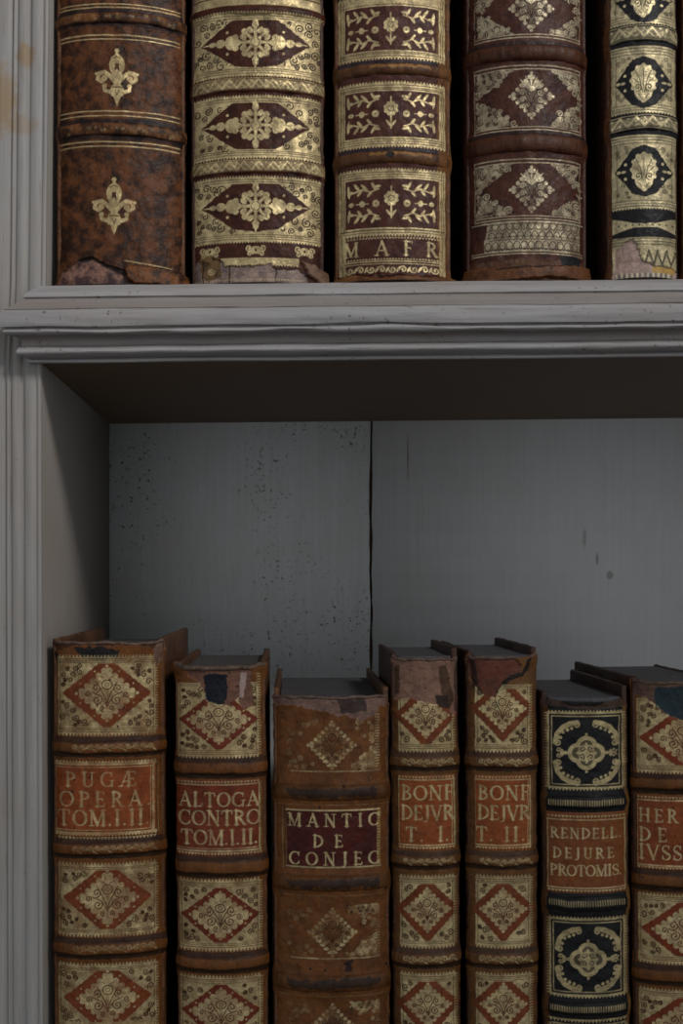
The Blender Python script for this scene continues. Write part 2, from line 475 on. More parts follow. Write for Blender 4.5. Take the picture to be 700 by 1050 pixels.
def mixc(nt, fac, a, b, mode='MIX'):
    m = nt.nodes.new('ShaderNodeMix'); m.data_type = 'RGBA'; m.blend_type = mode
    for s, v in ((m.inputs[0], fac), (m.inputs[6], a), (m.inputs[7], b)):
        if isinstance(v, (int, float)): s.default_value = v
        elif isinstance(v, tuple): s.default_value = (*v, 1)
        else: nt.links.new(v, s)
    return m.outputs[2]

def math_(nt, op, a, b=0.0):
    m = nt.nodes.new('ShaderNodeMath'); m.operation = op
    for s, v in ((m.inputs[0], a), (m.inputs[1], b)):
        if isinstance(v, (int, float)): s.default_value = v
        else: nt.links.new(v, s)
    return m.outputs[0]

def objvec(nt, offset=(0, 0, 0), scale=(1, 1, 1)):
    t = nt.nodes.new('ShaderNodeTexCoord'); mp = nt.nodes.new('ShaderNodeMapping')
    mp.inputs['Location'].default_value = offset; mp.inputs['Scale'].default_value = scale
    nt.links.new(t.outputs['Object'], mp.inputs['Vector'])
    return mp.outputs[0]

def bump(nt, p, h, strength, dist):
    b = nt.nodes.new('ShaderNodeBump'); b.inputs['Strength'].default_value = strength; b.inputs['Distance'].default_value = dist
    nt.links.new(h, b.inputs['Height']); nt.links.new(b.outputs[0], p.inputs['Normal'])

def leather(name, seed, mottle=.5, mscale=90, dark=(.25, .2, .25), gold=(.62, .50, .27), grough=.42, fade=.25):
    """tooled calf: 'paint' is the dye, 'gold' the gilding laid in the tooling"""
    m, nt, p = new_mat(name)
    v = objvec(nt, (seed * 1.37, seed * .71, seed * 2.1))
    pa = nt.nodes.new('ShaderNodeAttribute'); pa.attribute_name = 'paint'
    ga = nt.nodes.new('ShaderNodeAttribute'); ga.attribute_name = 'gold'
    n1 = nnoise(nt, v, mscale, 5, .62); n2 = nnoise(nt, v, mscale * 4.5, 4, .6)
    dk = mixc(nt, 1.0, pa.outputs['Color'], tuple(dark), 'MULTIPLY')
    c1 = mixc(nt, math_(nt, 'MULTIPLY', ramp(nt, n1, .40 if mottle > .9 else .44, .60 if mottle > .9 else .66), mottle), pa.outputs['Color'], dk)
    lt = mixc(nt, 1.0, c1, (1.7, 1.5, 1.25), 'MULTIPLY')
    c2 = mixc(nt, math_(nt, 'MULTIPLY', ramp(nt, n2, .5, .75), .7), c1, lt)
    # pin-holes and dark flecks
    n3 = nnoise(nt, v, 420, 2, .5)
    c3 = mixc(nt, ramp(nt, n3, .70, .76), c2, (.012, .009, .008))
    # vertical craquelure where the leather has dried
    v2 = objvec(nt, (seed, 0, seed), (900, 900, 60)); n4 = nnoise(nt, v2, 1.0, 3, .6)
    c4 = mixc(nt, math_(nt, 'MULTIPLY', ramp(nt, n4, .58, .72), .45), c3, mixc(nt, 1.0, c3, (.35, .3, .3), 'MULTIPLY'))
    gn = nnoise(nt, v, 700, 3, .6); gn2 = nnoise(nt, v, 160, 3, .6)
    worn = ramp(nt, math_(nt, 'ADD', math_(nt, 'MULTIPLY', gn, .6), math_(nt, 'MULTIPLY', gn2, .4)), .40, .62, 1.0, 1.0 - fade)
    gf = math_(nt, 'MULTIPLY', ga.outputs['Fac'], worn)
    gcol = mixc(nt, ramp(nt, gn2, .35, .7), tuple(gold), tuple(x * .62 for x in gold))
    col = mixc(nt, gf, c4, gcol)
    nt.links.new(col, p.inputs['Base Color'])
    nt.links.new(math_(nt, 'MULTIPLY', gf, .5), p.inputs['Metallic'])
    r = nt.nodes.new('ShaderNodeMix'); r.data_type = 'FLOAT'
    nt.links.new(gf, r.inputs[0]); nt.links.new(ramp(nt, n2, .3, .7, .38, .62), r.inputs[2]); r.inputs[3].default_value = grough
    nt.links.new(r.outputs[0], p.inputs['Roughness'])
    p.inputs['Specular IOR Level'].default_value = .22
    h = math_(nt, 'ADD', math_(nt, 'MULTIPLY', n2, .6), math_(nt, 'ADD', math_(nt, 'MULTIPLY', nnoise(nt, v, 1400, 2, .5), .25), math_(nt, 'MULTIPLY', n1, .5)))
    h = math_(nt, 'SUBTRACT', h, math_(nt, 'MULTIPLY', ga.outputs['Fac'], .25))
    bump(nt, p, h, .55, .0007)
    return m

def plain_leather(name, seed, col, mscale=110):
    m, nt, p = new_mat(name)
    v = objvec(nt, (seed, seed * .3, seed * 1.9))
    n1 = nnoise(nt, v, mscale, 5, .6); n2 = nnoise(nt, v, mscale * 5, 3, .6)
    c = mixc(nt, ramp(nt, n1, .4, .68), col, tuple(x * .35 for x in col))
    c = mixc(nt, math_(nt, 'MULTIPLY', ramp(nt, n2, .52, .75), .6), c, tuple(min(1, x * 1.8) for x in col))
    nt.links.new(c, p.inputs['Base Color']); p.inputs['Roughness'].default_value = .55
    p.inputs['Specular IOR Level'].default_value = .3
    bump(nt, p, n2, .5, .0008)
    return m

def paper_mat(name, seed, col):
    m, nt, p = new_mat(name)
    v = objvec(nt, (seed, 0, 0), (1, .04, .04)); n = nnoise(nt, v, 1500, 2, .6)   # page edges
    v2 = objvec(nt, (0, seed, 0)); n2 = nnoise(nt, v2, 60, 4, .6)
    c = mixc(nt, ramp(nt, n, .3, .7), col, tuple(x * .6 for x in col))
    c = mixc(nt, math_(nt, 'MULTIPLY', ramp(nt, n2, .4, .7), .6), c, tuple(x * .55 for x in col))
    nt.links.new(c, p.inputs['Base Color']); p.inputs['Roughness'].default_value = .9
    bump(nt, p, n, .4, .0006)
    return m

def painted_wood(name, col, seed, axis='z', dirt=.5, specks=.5, stain=None, warm=(.30, .24, .18), row_tint=False, streak=1.0, chip_lo=.645):
    """old distemper-painted timber: brush streaks along the grain, chips, brown dirt"""
    m, nt, p = new_mat(name)
    st = {'z': (1, 1, .035), 'x': (.035, 1, 1)}[axis]
    v = objvec(nt, (seed, seed * .4, seed * .8), st); v0 = objvec(nt, (seed * .7, seed, seed * .3))
    s1 = nnoise(nt, v, 320, 5, .6); s2 = nnoise(nt, v, 900, 3, .6); b = nnoise(nt, v0, 14, 4, .6)
    c = mixc(nt, ramp(nt, s1, .35, .7), col, tuple(x * (1 - .20 * streak) for x in col))
    c = mixc(nt, math_(nt, 'MULTIPLY', ramp(nt, b, .42, .72), dirt), c, tuple(x * w for x, w in zip(col, (.86, .80, .72))))
    c = mixc(nt, math_(nt, 'MULTIPLY', ramp(nt, s2, .6, .74), .45 * streak), c, tuple(x * .55 for x in warm))
    k = nnoise(nt, v0, 330, 4, .7); k2 = nnoise(nt, v0, 22, 3, .5)
    chip = math_(nt, 'MULTIPLY', ramp(nt, k, chip_lo, chip_lo + .045), math_(nt, 'MULTIPLY', ramp(nt, k2, .44, .6), specks))
    c = mixc(nt, math_(nt, 'MULTIPLY', chip, .85), c, (.06, .047, .036))
    if stain:
        for (cx, cz, rx, rz, amt) in stain:
            g = nt.nodes.new('ShaderNodeTexCoord'); mp = nt.nodes.new('ShaderNodeMapping')
            mp.inputs['Location'].default_value = (-cx / rx, 0, -cz / rz); mp.inputs['Scale'].default_value = (1 / rx, 0, 1 / rz)
            nt.links.new(g.outputs['Object'], mp.inputs['Vector'])
            L = nt.nodes.new('ShaderNodeVectorMath'); L.operation = 'LENGTH'; nt.links.new(mp.outputs[0], L.inputs[0])
            d = math_(nt, 'ADD', L.outputs['Value'], math_(nt, 'MULTIPLY', math_(nt, 'SUBTRACT', nnoise(nt, v0, 120, 4, .6), .5), 1.8))
            c = mixc(nt, ramp(nt, d, .6, 1.15, amt, 0.0), c, warm)
    if row_tint:
        ga = nt.nodes.new('ShaderNodeAttribute'); ga.attribute_name = 'row_tint'
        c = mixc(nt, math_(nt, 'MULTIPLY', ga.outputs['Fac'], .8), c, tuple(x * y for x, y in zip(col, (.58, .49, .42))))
    nt.links.new(c, p.inputs['Base Color']); p.inputs['Roughness'].default_value = .62
    p.inputs['Specular IOR Level'].default_value = .25
    h = math_(nt, 'ADD', math_(nt, 'MULTIPLY', s1, .7), math_(nt, 'SUBTRACT', math_(nt, 'MULTIPLY', b, .5), math_(nt, 'MULTIPLY', chip, .8)))
    bump(nt, p, h, .35, .0010)
    return m

# ------------------------------------------------------------------ the bookcase
TILT = math.tan(math.radians(.58))      # the old shelves climb slightly to the right
X_IN = wx(43)                           # inner edge of the pilaster
DEPTH = .249
X_R = .62
SH_Z = wz(373)                          # underside of the middle shelf at the pilaster
SH_T = wz(293) - wz(373)

lz = lambda py, Y=0: wz(py, Y) - wz(1380)
pil_mat = painted_wood('painted_pilaster', (.36, .345, .335), 3, 'z', .8, .45, streak=1.0, stain=[(wx(1), lz(103), .009, .020, .75), (wx(27), lz(57), .005, .007, .7), (wx(24), lz(128), .008, .006, .4)], warm=(.30, .20, .10))
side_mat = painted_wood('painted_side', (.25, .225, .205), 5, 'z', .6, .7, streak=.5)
shelf_mat = painted_wood('painted_shelf', (.42, .41, .42), 8, 'x', .8, 1.0, row_tint=True, streak=1.5, chip_lo=.62)
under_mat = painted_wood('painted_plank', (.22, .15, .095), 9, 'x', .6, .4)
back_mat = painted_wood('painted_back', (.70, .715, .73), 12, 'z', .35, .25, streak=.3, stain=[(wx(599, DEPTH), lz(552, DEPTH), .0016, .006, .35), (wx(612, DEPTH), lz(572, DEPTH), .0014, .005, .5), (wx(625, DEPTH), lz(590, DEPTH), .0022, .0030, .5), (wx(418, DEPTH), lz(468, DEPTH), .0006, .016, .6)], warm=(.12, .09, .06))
back_spot = painted_wood('painted_back_flaked', (.62, .645, .65), 14, 'z', .5, 1.0, streak=.45, chip_lo=.592)

bookcase = empty('bookcase', (0, 0, wz(1380)))
tag(bookcase, 'tall grey-white painted wooden bookcase with moulded shelves holding both rows of old books', 'bookcase')
BZ = bookcase.location.z

def loc_z(z): return z - BZ

def jog(z):
    """the pilaster is not quite true: inner edge drifts with height"""
    return np.interp(z, [wz(1100), wz(700), wz(390), wz(290), wz(0), wz(-500)], [wx(44), wx(42.5), wx(42), wx(46.5), wx(49.5), wx(50)]) - X_IN

# pilaster: reeded upright
prof = []
def reed(a, b, h, n=8):
    for i in range(n + 1):
        t = i / n
        prof.append((a + (b - a) * t, -h * .6 * math.sin(math.pi * t) ** .8))
prof += [(-190, 0), (-34, 0)]
reed(-33, -16, 2.2); prof += [(-15.5, 2.2), (-13, 2.6)]
reed(-12, 5, 2.0); prof += [(5.5, 1.8), (7, 1.8)]
reed(7.5, 10.5, 2.4, 5); prof += [(11, 1.9), (12.5, 2.0)]
reed(13, 22, 2.4); prof += [(22.5, 2.2), (25, 2.8), (26, 1.2)]
reed(26.5, 37, 2.0); prof += [(37.5, 1.2), (38.5, 1.0)]
reed(39, 43, 1.3, 6)
prof += [(43, 3), (43, 4), (-190, 4)]
zs = np.concatenate([np.linspace(wz(1380), wz(400), 60), np.linspace(wz(390), wz(285), 14), np.linspace(wz(280), wz(-520), 50)])
P = np.zeros((len(zs), len(prof), 3))
for j, (a, d) in enumerate(prof):
    P[:, j, 0] = wx(a) + jog(zs); P[:, j, 1] = d * PXM * (.6 if 0 < d < 3 else 1); P[:, j, 2] = loc_z(zs)
P[:, :, 1] += (vnoise(P[:, :, 2] * 40, P[:, :, 0] * 300, 4) - .5) * .0005 * (np.abs(P[:, :, 1]) < .01)
link('pilaster', grid_mesh('pilaster', P, closed=True), pil_mat, bookcase)

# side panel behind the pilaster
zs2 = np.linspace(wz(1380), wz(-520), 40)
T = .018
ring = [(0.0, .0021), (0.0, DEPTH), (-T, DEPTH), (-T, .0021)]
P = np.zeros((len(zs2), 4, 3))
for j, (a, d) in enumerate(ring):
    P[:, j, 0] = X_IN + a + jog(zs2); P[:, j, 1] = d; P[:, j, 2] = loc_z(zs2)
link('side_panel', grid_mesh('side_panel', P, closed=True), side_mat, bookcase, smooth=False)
Q = P.copy(); Q[:, :, 0] = np.where(np.arange(4)[None, :] < 2, X_R, X_R + T)     # unseen far end, added to cut light from the right
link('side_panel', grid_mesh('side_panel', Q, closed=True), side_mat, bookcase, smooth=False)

# back planks with an open joint between them
def plank(x0, x1, mat, seed):
    zz = np.linspace(wz(1380), wz(-520), 260)
    def edge(x, s):
        return x + (fnoise(zz * 90, zz * 0 + s, s, 3) - .5) * .0016
    e0, e1 = edge(x0, seed), edge(x1, seed + 1)
    P = np.zeros((len(zz), 4, 3))
    for j, (e, d) in enumerate(((e0, DEPTH), (e1, DEPTH), (e1, DEPTH + .014), (e0, DEPTH + .014))):
        P[:, j, 0] = e; P[:, j, 1] = d; P[:, j, 2] = loc_z(zz)
    return link('back_board', grid_mesh('back_board', P, closed=True), mat, bookcase, smooth=False)
XC = wx(380, DEPTH)
o = plank(X_IN - T - .02, XC - .0008, back_spot, 31); o['label'] = 'flaking left back board'
plank(XC + .0014, XC + .33, back_mat, 37)
plank(XC + .331, X_R + T, back_mat, 41)
bm = bmesh.new()
bmesh.ops.create_cube(bm, size=1)
for v in bm.verts:
    v.co = Vector((XC + v.co.x * .04, DEPTH + .0215 + v.co.z * 0 + v.co.y * .014, loc_z((wz(1380) + wz(-520)) / 2) + v.co.z * (wz(-520) - wz(1380))))
me = bpy.data.meshes.new('joint_backing'); bm.to_mesh(me); bm.free()
link('joint_backing', me, under_mat, bookcase, smooth=False)  # added strip behind the open joint, keeps light out of it

# shelves: plank plus moulded nosing mitred at the pilaster
MP = 42 * PXM    # projection of the nosing
MOULD = []       # (projection fraction, photo row)
def seg(*pts): MOULD.extend(pts)
def roll(p0, y0, p1, y1, bulge, n=7):
    for i in range(n + 1):
        t = i / n; nx, ny = (y1 - y0) / 80, (p1 - p0)
        MOULD.append((p0 + (p1 - p0) * t + bulge * math.sin(math.pi * t), y0 + (y1 - y0) * t))
seg((0.0, 293))
roll(.05, 293.3, .46, 304.2, .08, 9)
seg((.44, 304.9), (.41, 305.4), (.41, 306.2), (.50, 306.6))
roll(.52, 307, .90, 316.2, -.05, 8)
seg((.90, 316.8), (.88, 317.3), (.95, 318.2), (.98, 319.4))
roll(.99, 321, .96, 334.6, .02, 6)
seg((.92, 335.6), (.84, 336.2), (.84, 337.0))
roll(.88, 337.6, .84, 343.0, .06, 7)
seg((.78, 343.8), (.72, 344.2))
roll(.64, 345, .50, 354.2, -.08, 7)
seg((.48, 355.0), (.50, 355.4))
roll(.54, 355.8, .40, 366.8, .13, 9)
seg((.30, 367.8), (.28, 368.6), (.34, 369.0), (.34, 371.6), (.26, 373), (0.0, 373))
NROW = len(MOULD)
def make_shelf(z_under):
    """z_under: height of the underside at the pilaster"""
    root_parts = []
    # plank
    bm = bmesh.new(); bmesh.ops.create_cube(bm, size=1)
    x0, x1, y0, y1 = X_IN + .0002, X_R, .0, DEPTH
    for v in bm.verts:
        x = x0 if v.co.x < 0 else x1
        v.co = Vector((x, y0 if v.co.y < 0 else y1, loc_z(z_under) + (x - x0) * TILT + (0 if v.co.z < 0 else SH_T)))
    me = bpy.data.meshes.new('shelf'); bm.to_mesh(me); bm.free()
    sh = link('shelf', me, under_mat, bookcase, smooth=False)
    # nosing
    nx = 240
    u = np.linspace(0, 1, nx) ** 1.15
    P = np.zeros((NROW, nx, 3))
    for i, (p, y) in enumerate(MOULD):
        pr = p * MP
        z = z_under + (VY - y) * PXM * (1 - pr / DIST) - SH_Z   # height of this row on the moulding
        xs = (X_IN - .0001 - pr * .82) + u * (X_R - X_IN)
        P[i, :, 0] = xs; P[i, :, 1] = -pr
        wob = (fnoise(xs * 22, xs * 0 + i * .08, 5, 3) - .5)
        amp = .0022 if 334 < y < 345 else .0007
        P[i, :, 2] = loc_z(z) + (xs - X_IN) * TILT + wob * amp
        P[i, :, 1] += (fnoise(xs * 60, xs * 0 + i * .4, 9, 2) - .5) * .0008
    P[0, :, 1] = 0; P[-1, :, 1] = 0
    # close the mitred end and the back
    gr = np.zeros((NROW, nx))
    for i, (p, y) in enumerate(MOULD):      # two members of the moulding are tinted browner
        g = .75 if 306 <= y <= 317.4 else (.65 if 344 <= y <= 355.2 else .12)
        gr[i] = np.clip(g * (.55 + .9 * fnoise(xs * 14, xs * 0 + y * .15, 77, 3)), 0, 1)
    me = grid_mesh('shelf_moulding', P, dict(row_tint=gr))
    bm = bmesh.new(); bm.from_mesh(me); bm.verts.ensure_lookup_table()
    bm.faces.new([bm.verts[i * nx] for i in range(NROW)][::1])
    bm.faces.new([bm.verts[i * nx + nx - 1] for i in range(NROW)][::-1])
    bmesh.ops.recalc_face_normals(bm, faces=bm.faces)
    bm.to_mesh(me); bm.free()
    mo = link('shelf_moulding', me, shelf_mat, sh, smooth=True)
    md = mo.modifiers.new('edges', 'EDGE_SPLIT'); md.split_angle = math.radians(38)
    return sh
make_shelf(SH_Z)
LOW_TOP = wz(1300)
make_shelf(LOW_TOP - SH_T)
TOP_UNDER = wz(-470)
make_shelf(TOP_UNDER)
UP_TOP = SH_Z + SH_T

# ------------------------------------------------------------------ books
TH = math.radians(74)
class Book:
    def __init__(s, name, label, group, xl, xr, head, tail_px, Yf, bulge, roll, piv, base, depth, cock=0, lower=True):
        """xl..xr spine in photo pixels, head/tail rows, Yf depth of the spine, roll lean in degrees, piv row where xl..xr hold"""
        s.k = PXM * (1 + Yf / DIST); s.xc = (xl + xr) / 2; s.hwp = (xr - xl) / 2
        Xl, Xr = wx(xl, Yf + bulge * .7), wx(xr, Yf + bulge * .7)
        s.hw = (Xr - Xl) / 2; s.Xp = (Xl + Xr) / 2
        s.Yf = Yf; s.b = bulge; s.cock = cock; s.depth = depth; s.lower = lower
        s.head = head; s.tail = tail_px
        a = math.radians(roll)
        Xp, Zp = s.Xp, wz(piv, Yf)
        Zb = wz(tail_px, Yf)
        if lower: Zb = LOW_TOP + (Xp - X_IN) * TILT + .0002
        else: Zb = UP_TOP + (Xp - X_IN) * TILT + .0002
        s.zb = Zb
        s.root = empty(name, (Xp - (Zp - Zb) * math.tan(a), Yf, Zb), (0, a, 0))
        tag(s.root, label, 'book', group)
        s.c = Canvas(s.xc - s.hwp - 8, head - 6, s.xc + s.hwp + 8, (1062 if lower else tail_px + 6), base)
        s.base = base; s.bands = []
        s.rag_h = None; s.rag_t = None
        s.flare = 2.0
    def z_of(s, py): return wz(py, s.Yf) - s.zb
    def py_of(s, z): return VY - (z + s.zb) / s.k
    def pos(s, t, out, z):
        th = t * TH
        py = s.py_of(z)
        fl = np.exp(-((py - s.head) / 14.0) ** 2) * s.flare * s.k + np.exp(-((py - s.tail) / 10.0) ** 2) * s.flare * .8 * s.k
        hw = s.hw + fl
        x = hw * np.sin(th) / math.sin(TH) + out * np.sin(th)
        y = s.b * (1 - np.cos(th)) / (1 - math.cos(TH)) - out * np.cos(th) + s.cock * np.sin(th)
        return x, y - fl * .6
    def px_of(s, x, y): return VX + (s.Xp + x) / (PXM * (1 + (s.Yf + y) / DIST))
    def swell(s, py):
        d = np.zeros_like(py)
        for y0, y1 in s.bands:
            c = (y0 + y1) / 2; h = (y1 - y0) / 2
            d = np.maximum(d, np.exp(-((py - c) / (h * 1.5)) ** 2))
        return d * .0010
    def attrs(s, px, py):
        c = s.c; P = s.pitch          # compartments beyond the photograph repeat the last ones seen
        if s.lower: py = np.where(py > 1052, py - np.ceil((py - 1052) / P) * P, py)
        else: py = np.where(py < -5, py + np.ceil((-5 - py) / P) * P, py)
        return dict(paint=c.sample(c.paint, px, py), gold=c.sample(c.gold, px, py)), c.sample(c.tear, px, py)
    def build(s, mat, board_mat, paper, headband=None, label=None, hb_y=None, board_drop=(0, 0), sq=5.5, step=.62, lmat=None, hb_r=.0008):
        k = s.k
        top, bot = s.head, s.tail
        vis0, vis1 = (top, 1058) if s.lower else (-8, bot)
        rows = []
        if not s.lower: rows += list(np.arange(top, -140, 5.0)) + list(np.arange(-140, -8, 1.1))
        rows += list(np.arange(max(vis0, top), min(vis1, bot), step))
        if s.lower: rows += list(np.arange(1058, 1180, 1.1)) + list(np.arange(1180, bot, 5.0))
        rows += [bot]
        py = np.array(rows)[:, None]
        n = int(2 * s.hwp * 1.35 / step)
        t = np.linspace(-1, 1, n)[None, :]
        z = np.broadcast_to(s.z_of(py), (len(rows), n)).copy()
        PY = np.broadcast_to(py, z.shape)
        zt = s.z_of(top); zbm = s.z_of(bot)
        if s.rag_h is not None:
            z = np.minimum(z, zt - np.interp(t, *zip(*s.rag_h)) * k - (fnoise(t * s.hwp / 2.2, t * 0, int(s.xc)) * 1.6) * k)
        if s.rag_t is not None:
            z = np.maximum(z, np.interp(t, *zip(*s.rag_t)) * k)
        z = np.maximum(z, 0)
        x, y = s.pos(t, 0, z)
        px = s.px_of(x, y)
        at, tear = s.attrs(px, s.py_of(z))
        lump = (fnoise(px / 9, PY / 9, int(s.xc) + 3, 3) - .5) * .0009
        out = s.swell(PY) + lump - tear * .0009 + s.c.sample(s.c.lift, px, s.py_of(z)) * .0022 - .0005 * np.exp(-((PY - top) / 3.0) ** 2)
        x, y = s.pos(t, out, z)
        P = np.stack([x, y, z], -1)
        link('spine', grid_mesh('spine', P, at, flip=True), mat, s.root)
        # raised bands
        for bi, (y0, y1) in enumerate(s.bands):
            hp = (y1 - y0) / 2; c0 = (y0 + y1) / 2
            vis = -12 < c0 < 1062
            m = max(10, int(hp * 2.6 / step)) if vis else 8
            nn = n if vis else 30
            ph = np.linspace(-.08 * math.pi, 1.08 * math.pi, m)[:, None]
            tt = np.linspace(-1.0, 1.0, nn)[None, :]
            nz = (fnoise(tt * 9, tt * 0 + bi * 3, int(s.xc) + bi, 3) - .5)
            wv = (fnoise(tt * 3, tt * 0 + bi * 7, int(s.xc) + bi + 40, 2) - .5)
            H = s.band_h * .72 * (1 + nz * .5) * (.25 + .75 * np.cos(tt * math.pi / 2) ** .6)
            zz = s.z_of(c0) + hp * k * np.cos(ph) + wv * .0010 + 0 * tt
            oo = .0009 + H * np.sin(ph) - .0007
            xx, yy = s.pos(tt, oo, zz)
            xb_, yb_ = s.pos(tt + 0 * ph, 0 * ph + 0 * tt, zz); px0 = s.px_of(xb_, yb_)
            a2, _ = s.attrs(px0, s.py_of(zz - wv * .0010))
            link('raised_band', grid_mesh('raised_band', np.stack([xx, yy, zz], -1), a2, flip=False), mat, s.root)
        # pasted title label
        if label:
            lx0, ly0, lx1, ly1 = label
            zm = s.z_of(np.array([(ly0 + ly1) / 2])); tab = np.linspace(-1, 1, 400)
            xa_, ya_ = s.pos(tab, 0, zm); pxt = s.px_of(xa_, ya_)
            f = lambda X: float(np.interp(X, pxt, tab))
            nn = int((lx1 - lx0) * 1.25 / .5); m = int((ly1 - ly0) / .5)
            tt = np.linspace(f(lx0), f(lx1), nn)[None, :]; pp = np.linspace(ly0, ly1, m)[:, None]
            zz = s.z_of(pp) + 0 * tt
            x0_, y0_ = s.pos(tt, 0 * zz, zz)
            PX = s.px_of(x0_, y0_); PP = pp + 0 * tt
            a2, tr = s.attrs(PX, PP)
            lump = (fnoise(PX / 9, PP / 9, int(s.xc) + 3, 3) - .5) * .0009
            e = np.minimum.reduce([pp - ly0 + 0 * tt, ly1 - pp + 0 * tt, PX - lx0, lx1 - PX])
            oo = s.swell(PP) + lump + .00055 * np.clip(e / 1.2, -.6, 1)
            xx, yy = s.pos(tt, oo, zz)
            link('title_label', grid_mesh('title_label', np.stack([xx, yy, zz], -1), a2, flip=True), lmat or mat, s.root)
        # boards
        yb = s.b * .80
        for q, drop in ((-1, board_drop[0]), (1, board_drop[1])):
            bm = bmesh.new(); bmesh.ops.create_cube(bm, size=1)
            zt2 = zt + .0004 - drop * k
            th = .0030
            for v in bm.verts:
                xo = q * (s.hw - .0002); xi = q * (s.hw - .0002 - th)
                inner = (v.co.x * q) < 0
                v.co = Vector((xi if inner else xo, (yb + q * s.cock if v.co.y < 0 else s.depth), 0.0002 if v.co.z < 0 else zt2))
            bmesh.ops.bevel(bm, geom=list(bm.edges), offset=.0010, segments=3, affect='EDGES', profile=.5)
            bmesh.ops.subdivide_edges(bm, edges=[e for e in bm.edges if e.calc_length() > .03], cuts=14, use_grid_fill=True)
            rng = random.Random(int(s.xc) + q)
            for v in bm.verts:
                if v.co.z > zt2 - .004: v.co.z -= rng.random() * .0007; v.co.x += (rng.random() - .5) * .0005
            me = bpy.data.meshes.new('cover_board'); bm.to_mesh(me); bm.free()
            link('cover_board', me, board_mat, s.root)
        # text block following the rounded back
        n2 = 40
        tt = np.linspace(-.93, .93, n2)
        ztop = zt - sq * k
        zz = np.array([.002, .0021, ztop - .0008, ztop])
        P = np.zeros((4, n2 + 2, 3))
        for i, zq in enumerate(zz):
            xx, yy = s.pos(tt, -.0022 + 0 * tt, np.full_like(tt, s.z_of((s.head + s.tail) / 2)))
            ins = .0006 if i in (0, 3) else 0
            xx = np.clip(xx, -(s.hw - .0036), s.hw - .0036)
            P[i, 1:-1, 0] = xx * (1 - ins * 4); P[i, 1:-1, 1] = yy + ins
            P[i, 0] = (P[i, 1, 0], s.depth - .004, 0); P[i, -1] = (P[i, -2, 0], s.depth - .004, 0)
            P[i, :, 2] = zq
        me = grid_mesh('text_block', P, closed=True)
        bm = bmesh.new(); bm.from_mesh(me); bm.verts.ensure_lookup_table()
        bm.faces.new([bm.verts[3 * (n2 + 2) + i] for i in range(n2 + 2)]); bm.faces.new([bm.verts[i] for i in range(n2 + 2)][::-1])
        bmesh.ops.recalc_face_normals(bm, faces=bm.faces); bm.to_mesh(me); bm.free()
        link('text_block', me, paper, s.root, smooth=False)
        # head band: cord rolled over the top of the spine
        if headband:
            m = 12; nn = 120
            tt = np.linspace(-.9, .9, nn)[:, None]; ph = np.linspace(0, 2 * math.pi, m, endpoint=False)[None, :]
            r = hb_r * (1 + .2 * np.sin(tt * 140) + .5 * (fnoise(tt * 12, tt * 0, int(s.xc) + 5, 2) - .5))
            rg = np.interp(tt[:, 0], *zip(*s.rag_h))[:, None] if s.rag_h else 0
            zc = zt - (2.2 + rg * .75) * k + (fnoise(tt * 6, tt * 0, int(s.xc), 2) - .5) * .0012
            zz = zc + r * np.sin(ph)
            xx, yy = s.pos(tt + 0 * ph, -.0012 + r * np.cos(ph), np.full_like(zz, zt))
            link('headband', grid_mesh('headband', np.stack([xx, yy, zz], -1), closed=True), headband, s.root)

GU = 'old leather books on the upper shelf'
GLW = 'old leather books on the lower shelf'
paper = paper_mat('dusty_page_edges', 2, (.11, .10, .10))
paper_pale = paper_mat('grey_page_edges', 7, (.105, .10, .11))
hb_mat = plain_leather('headband_cord', 4, (.15, .095, .07), 200)
brd_brown = plain_leather('brown_board_leather', 1, (.13, .055, .024))
brd_dark = plain_leather('dark_board_leather', 6, (.06, .026, .016))

def dye(h, g):
    r, gr, b = lin(h, g)
    return (r, gr * 1.10, b * .80)
def T(h): return lin(h, 1.75)
def U(h): return dye(h, 1.7)
def L(h): return dye(h, 1.65)

def hidden_bands(b, first, pitch, n, up=True):
    """the bands that continue outside the photograph"""
    y0, y1 = first; b.pitch = pitch
    for i in range(1, n + 1):
        d = -pitch * i if up else pitch * i
        b.bands.append((y0 + d, y1 + d))

# ---- upper 1: mottled calf with fleurs-de-lis
b = Book('book', 'dark mottled brown book with gold fleur-de-lis stamps, beside the pilaster on the upper shelf', GU, 58.5, 189, -395, 291, .006, .012, 0.0, 150, U('4a2818'), .225, cock=.003, lower=False)
c = b.c; b.band_h = .0030
b.bands = [(13, 25), (126, 140)]; hidden_bands(b, (13, 25), 113, 3)
for y0, y1 in ((4, 7.6), (36, 40), (114, 118.6), (145.5, 150)):
    c.line(62, y0, 184, y0, 1.25, .95); c.line(62, y1, 184, y1, 1.25, .95)
for y in (12, 25, 125, 141): c.rect(56, y - 3, 192, y + 2, rgb=U('2c1a1a'))  # darker band edges: stained leather plus painted shading
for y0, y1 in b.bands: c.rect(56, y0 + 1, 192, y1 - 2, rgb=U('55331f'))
c.line(128, 267, 176, 272.5, 1.3, .8)
for y in (16, 131): curls(c, 72, y, 178, y + 6, int(y), 16, (1.2, 2.4), .6, .35)
fleur(c, 120, 80, 58); fleur(c, 117, 212, 58)
c.rub(11, .55)
c.torn([(60, 284), (70, 273), (80, 266), (94, 263), (108, 271), (128, 277), (134, 292), (58, 294)], T('6b5045'), 2, 5)
c.poly([(80, 265), (94, 262), (108, 270), (129, 276), (133, 283), (131, 284), (108, 274), (94, 266), (82, 268)], rgb=U('20120e'), rough=1)
c.flap([(128, 276), (140, 272), (170, 274), (192, 278), (194, 290), (136, 291), (130, 284)], U('56301a'), 1.5, 4)
b.flare = 3
b.build(leather('calf_fleur', 1, .95, 170, (.16, .16, .26), (.66, .51, .26), fade=.15), brd_brown, paper)

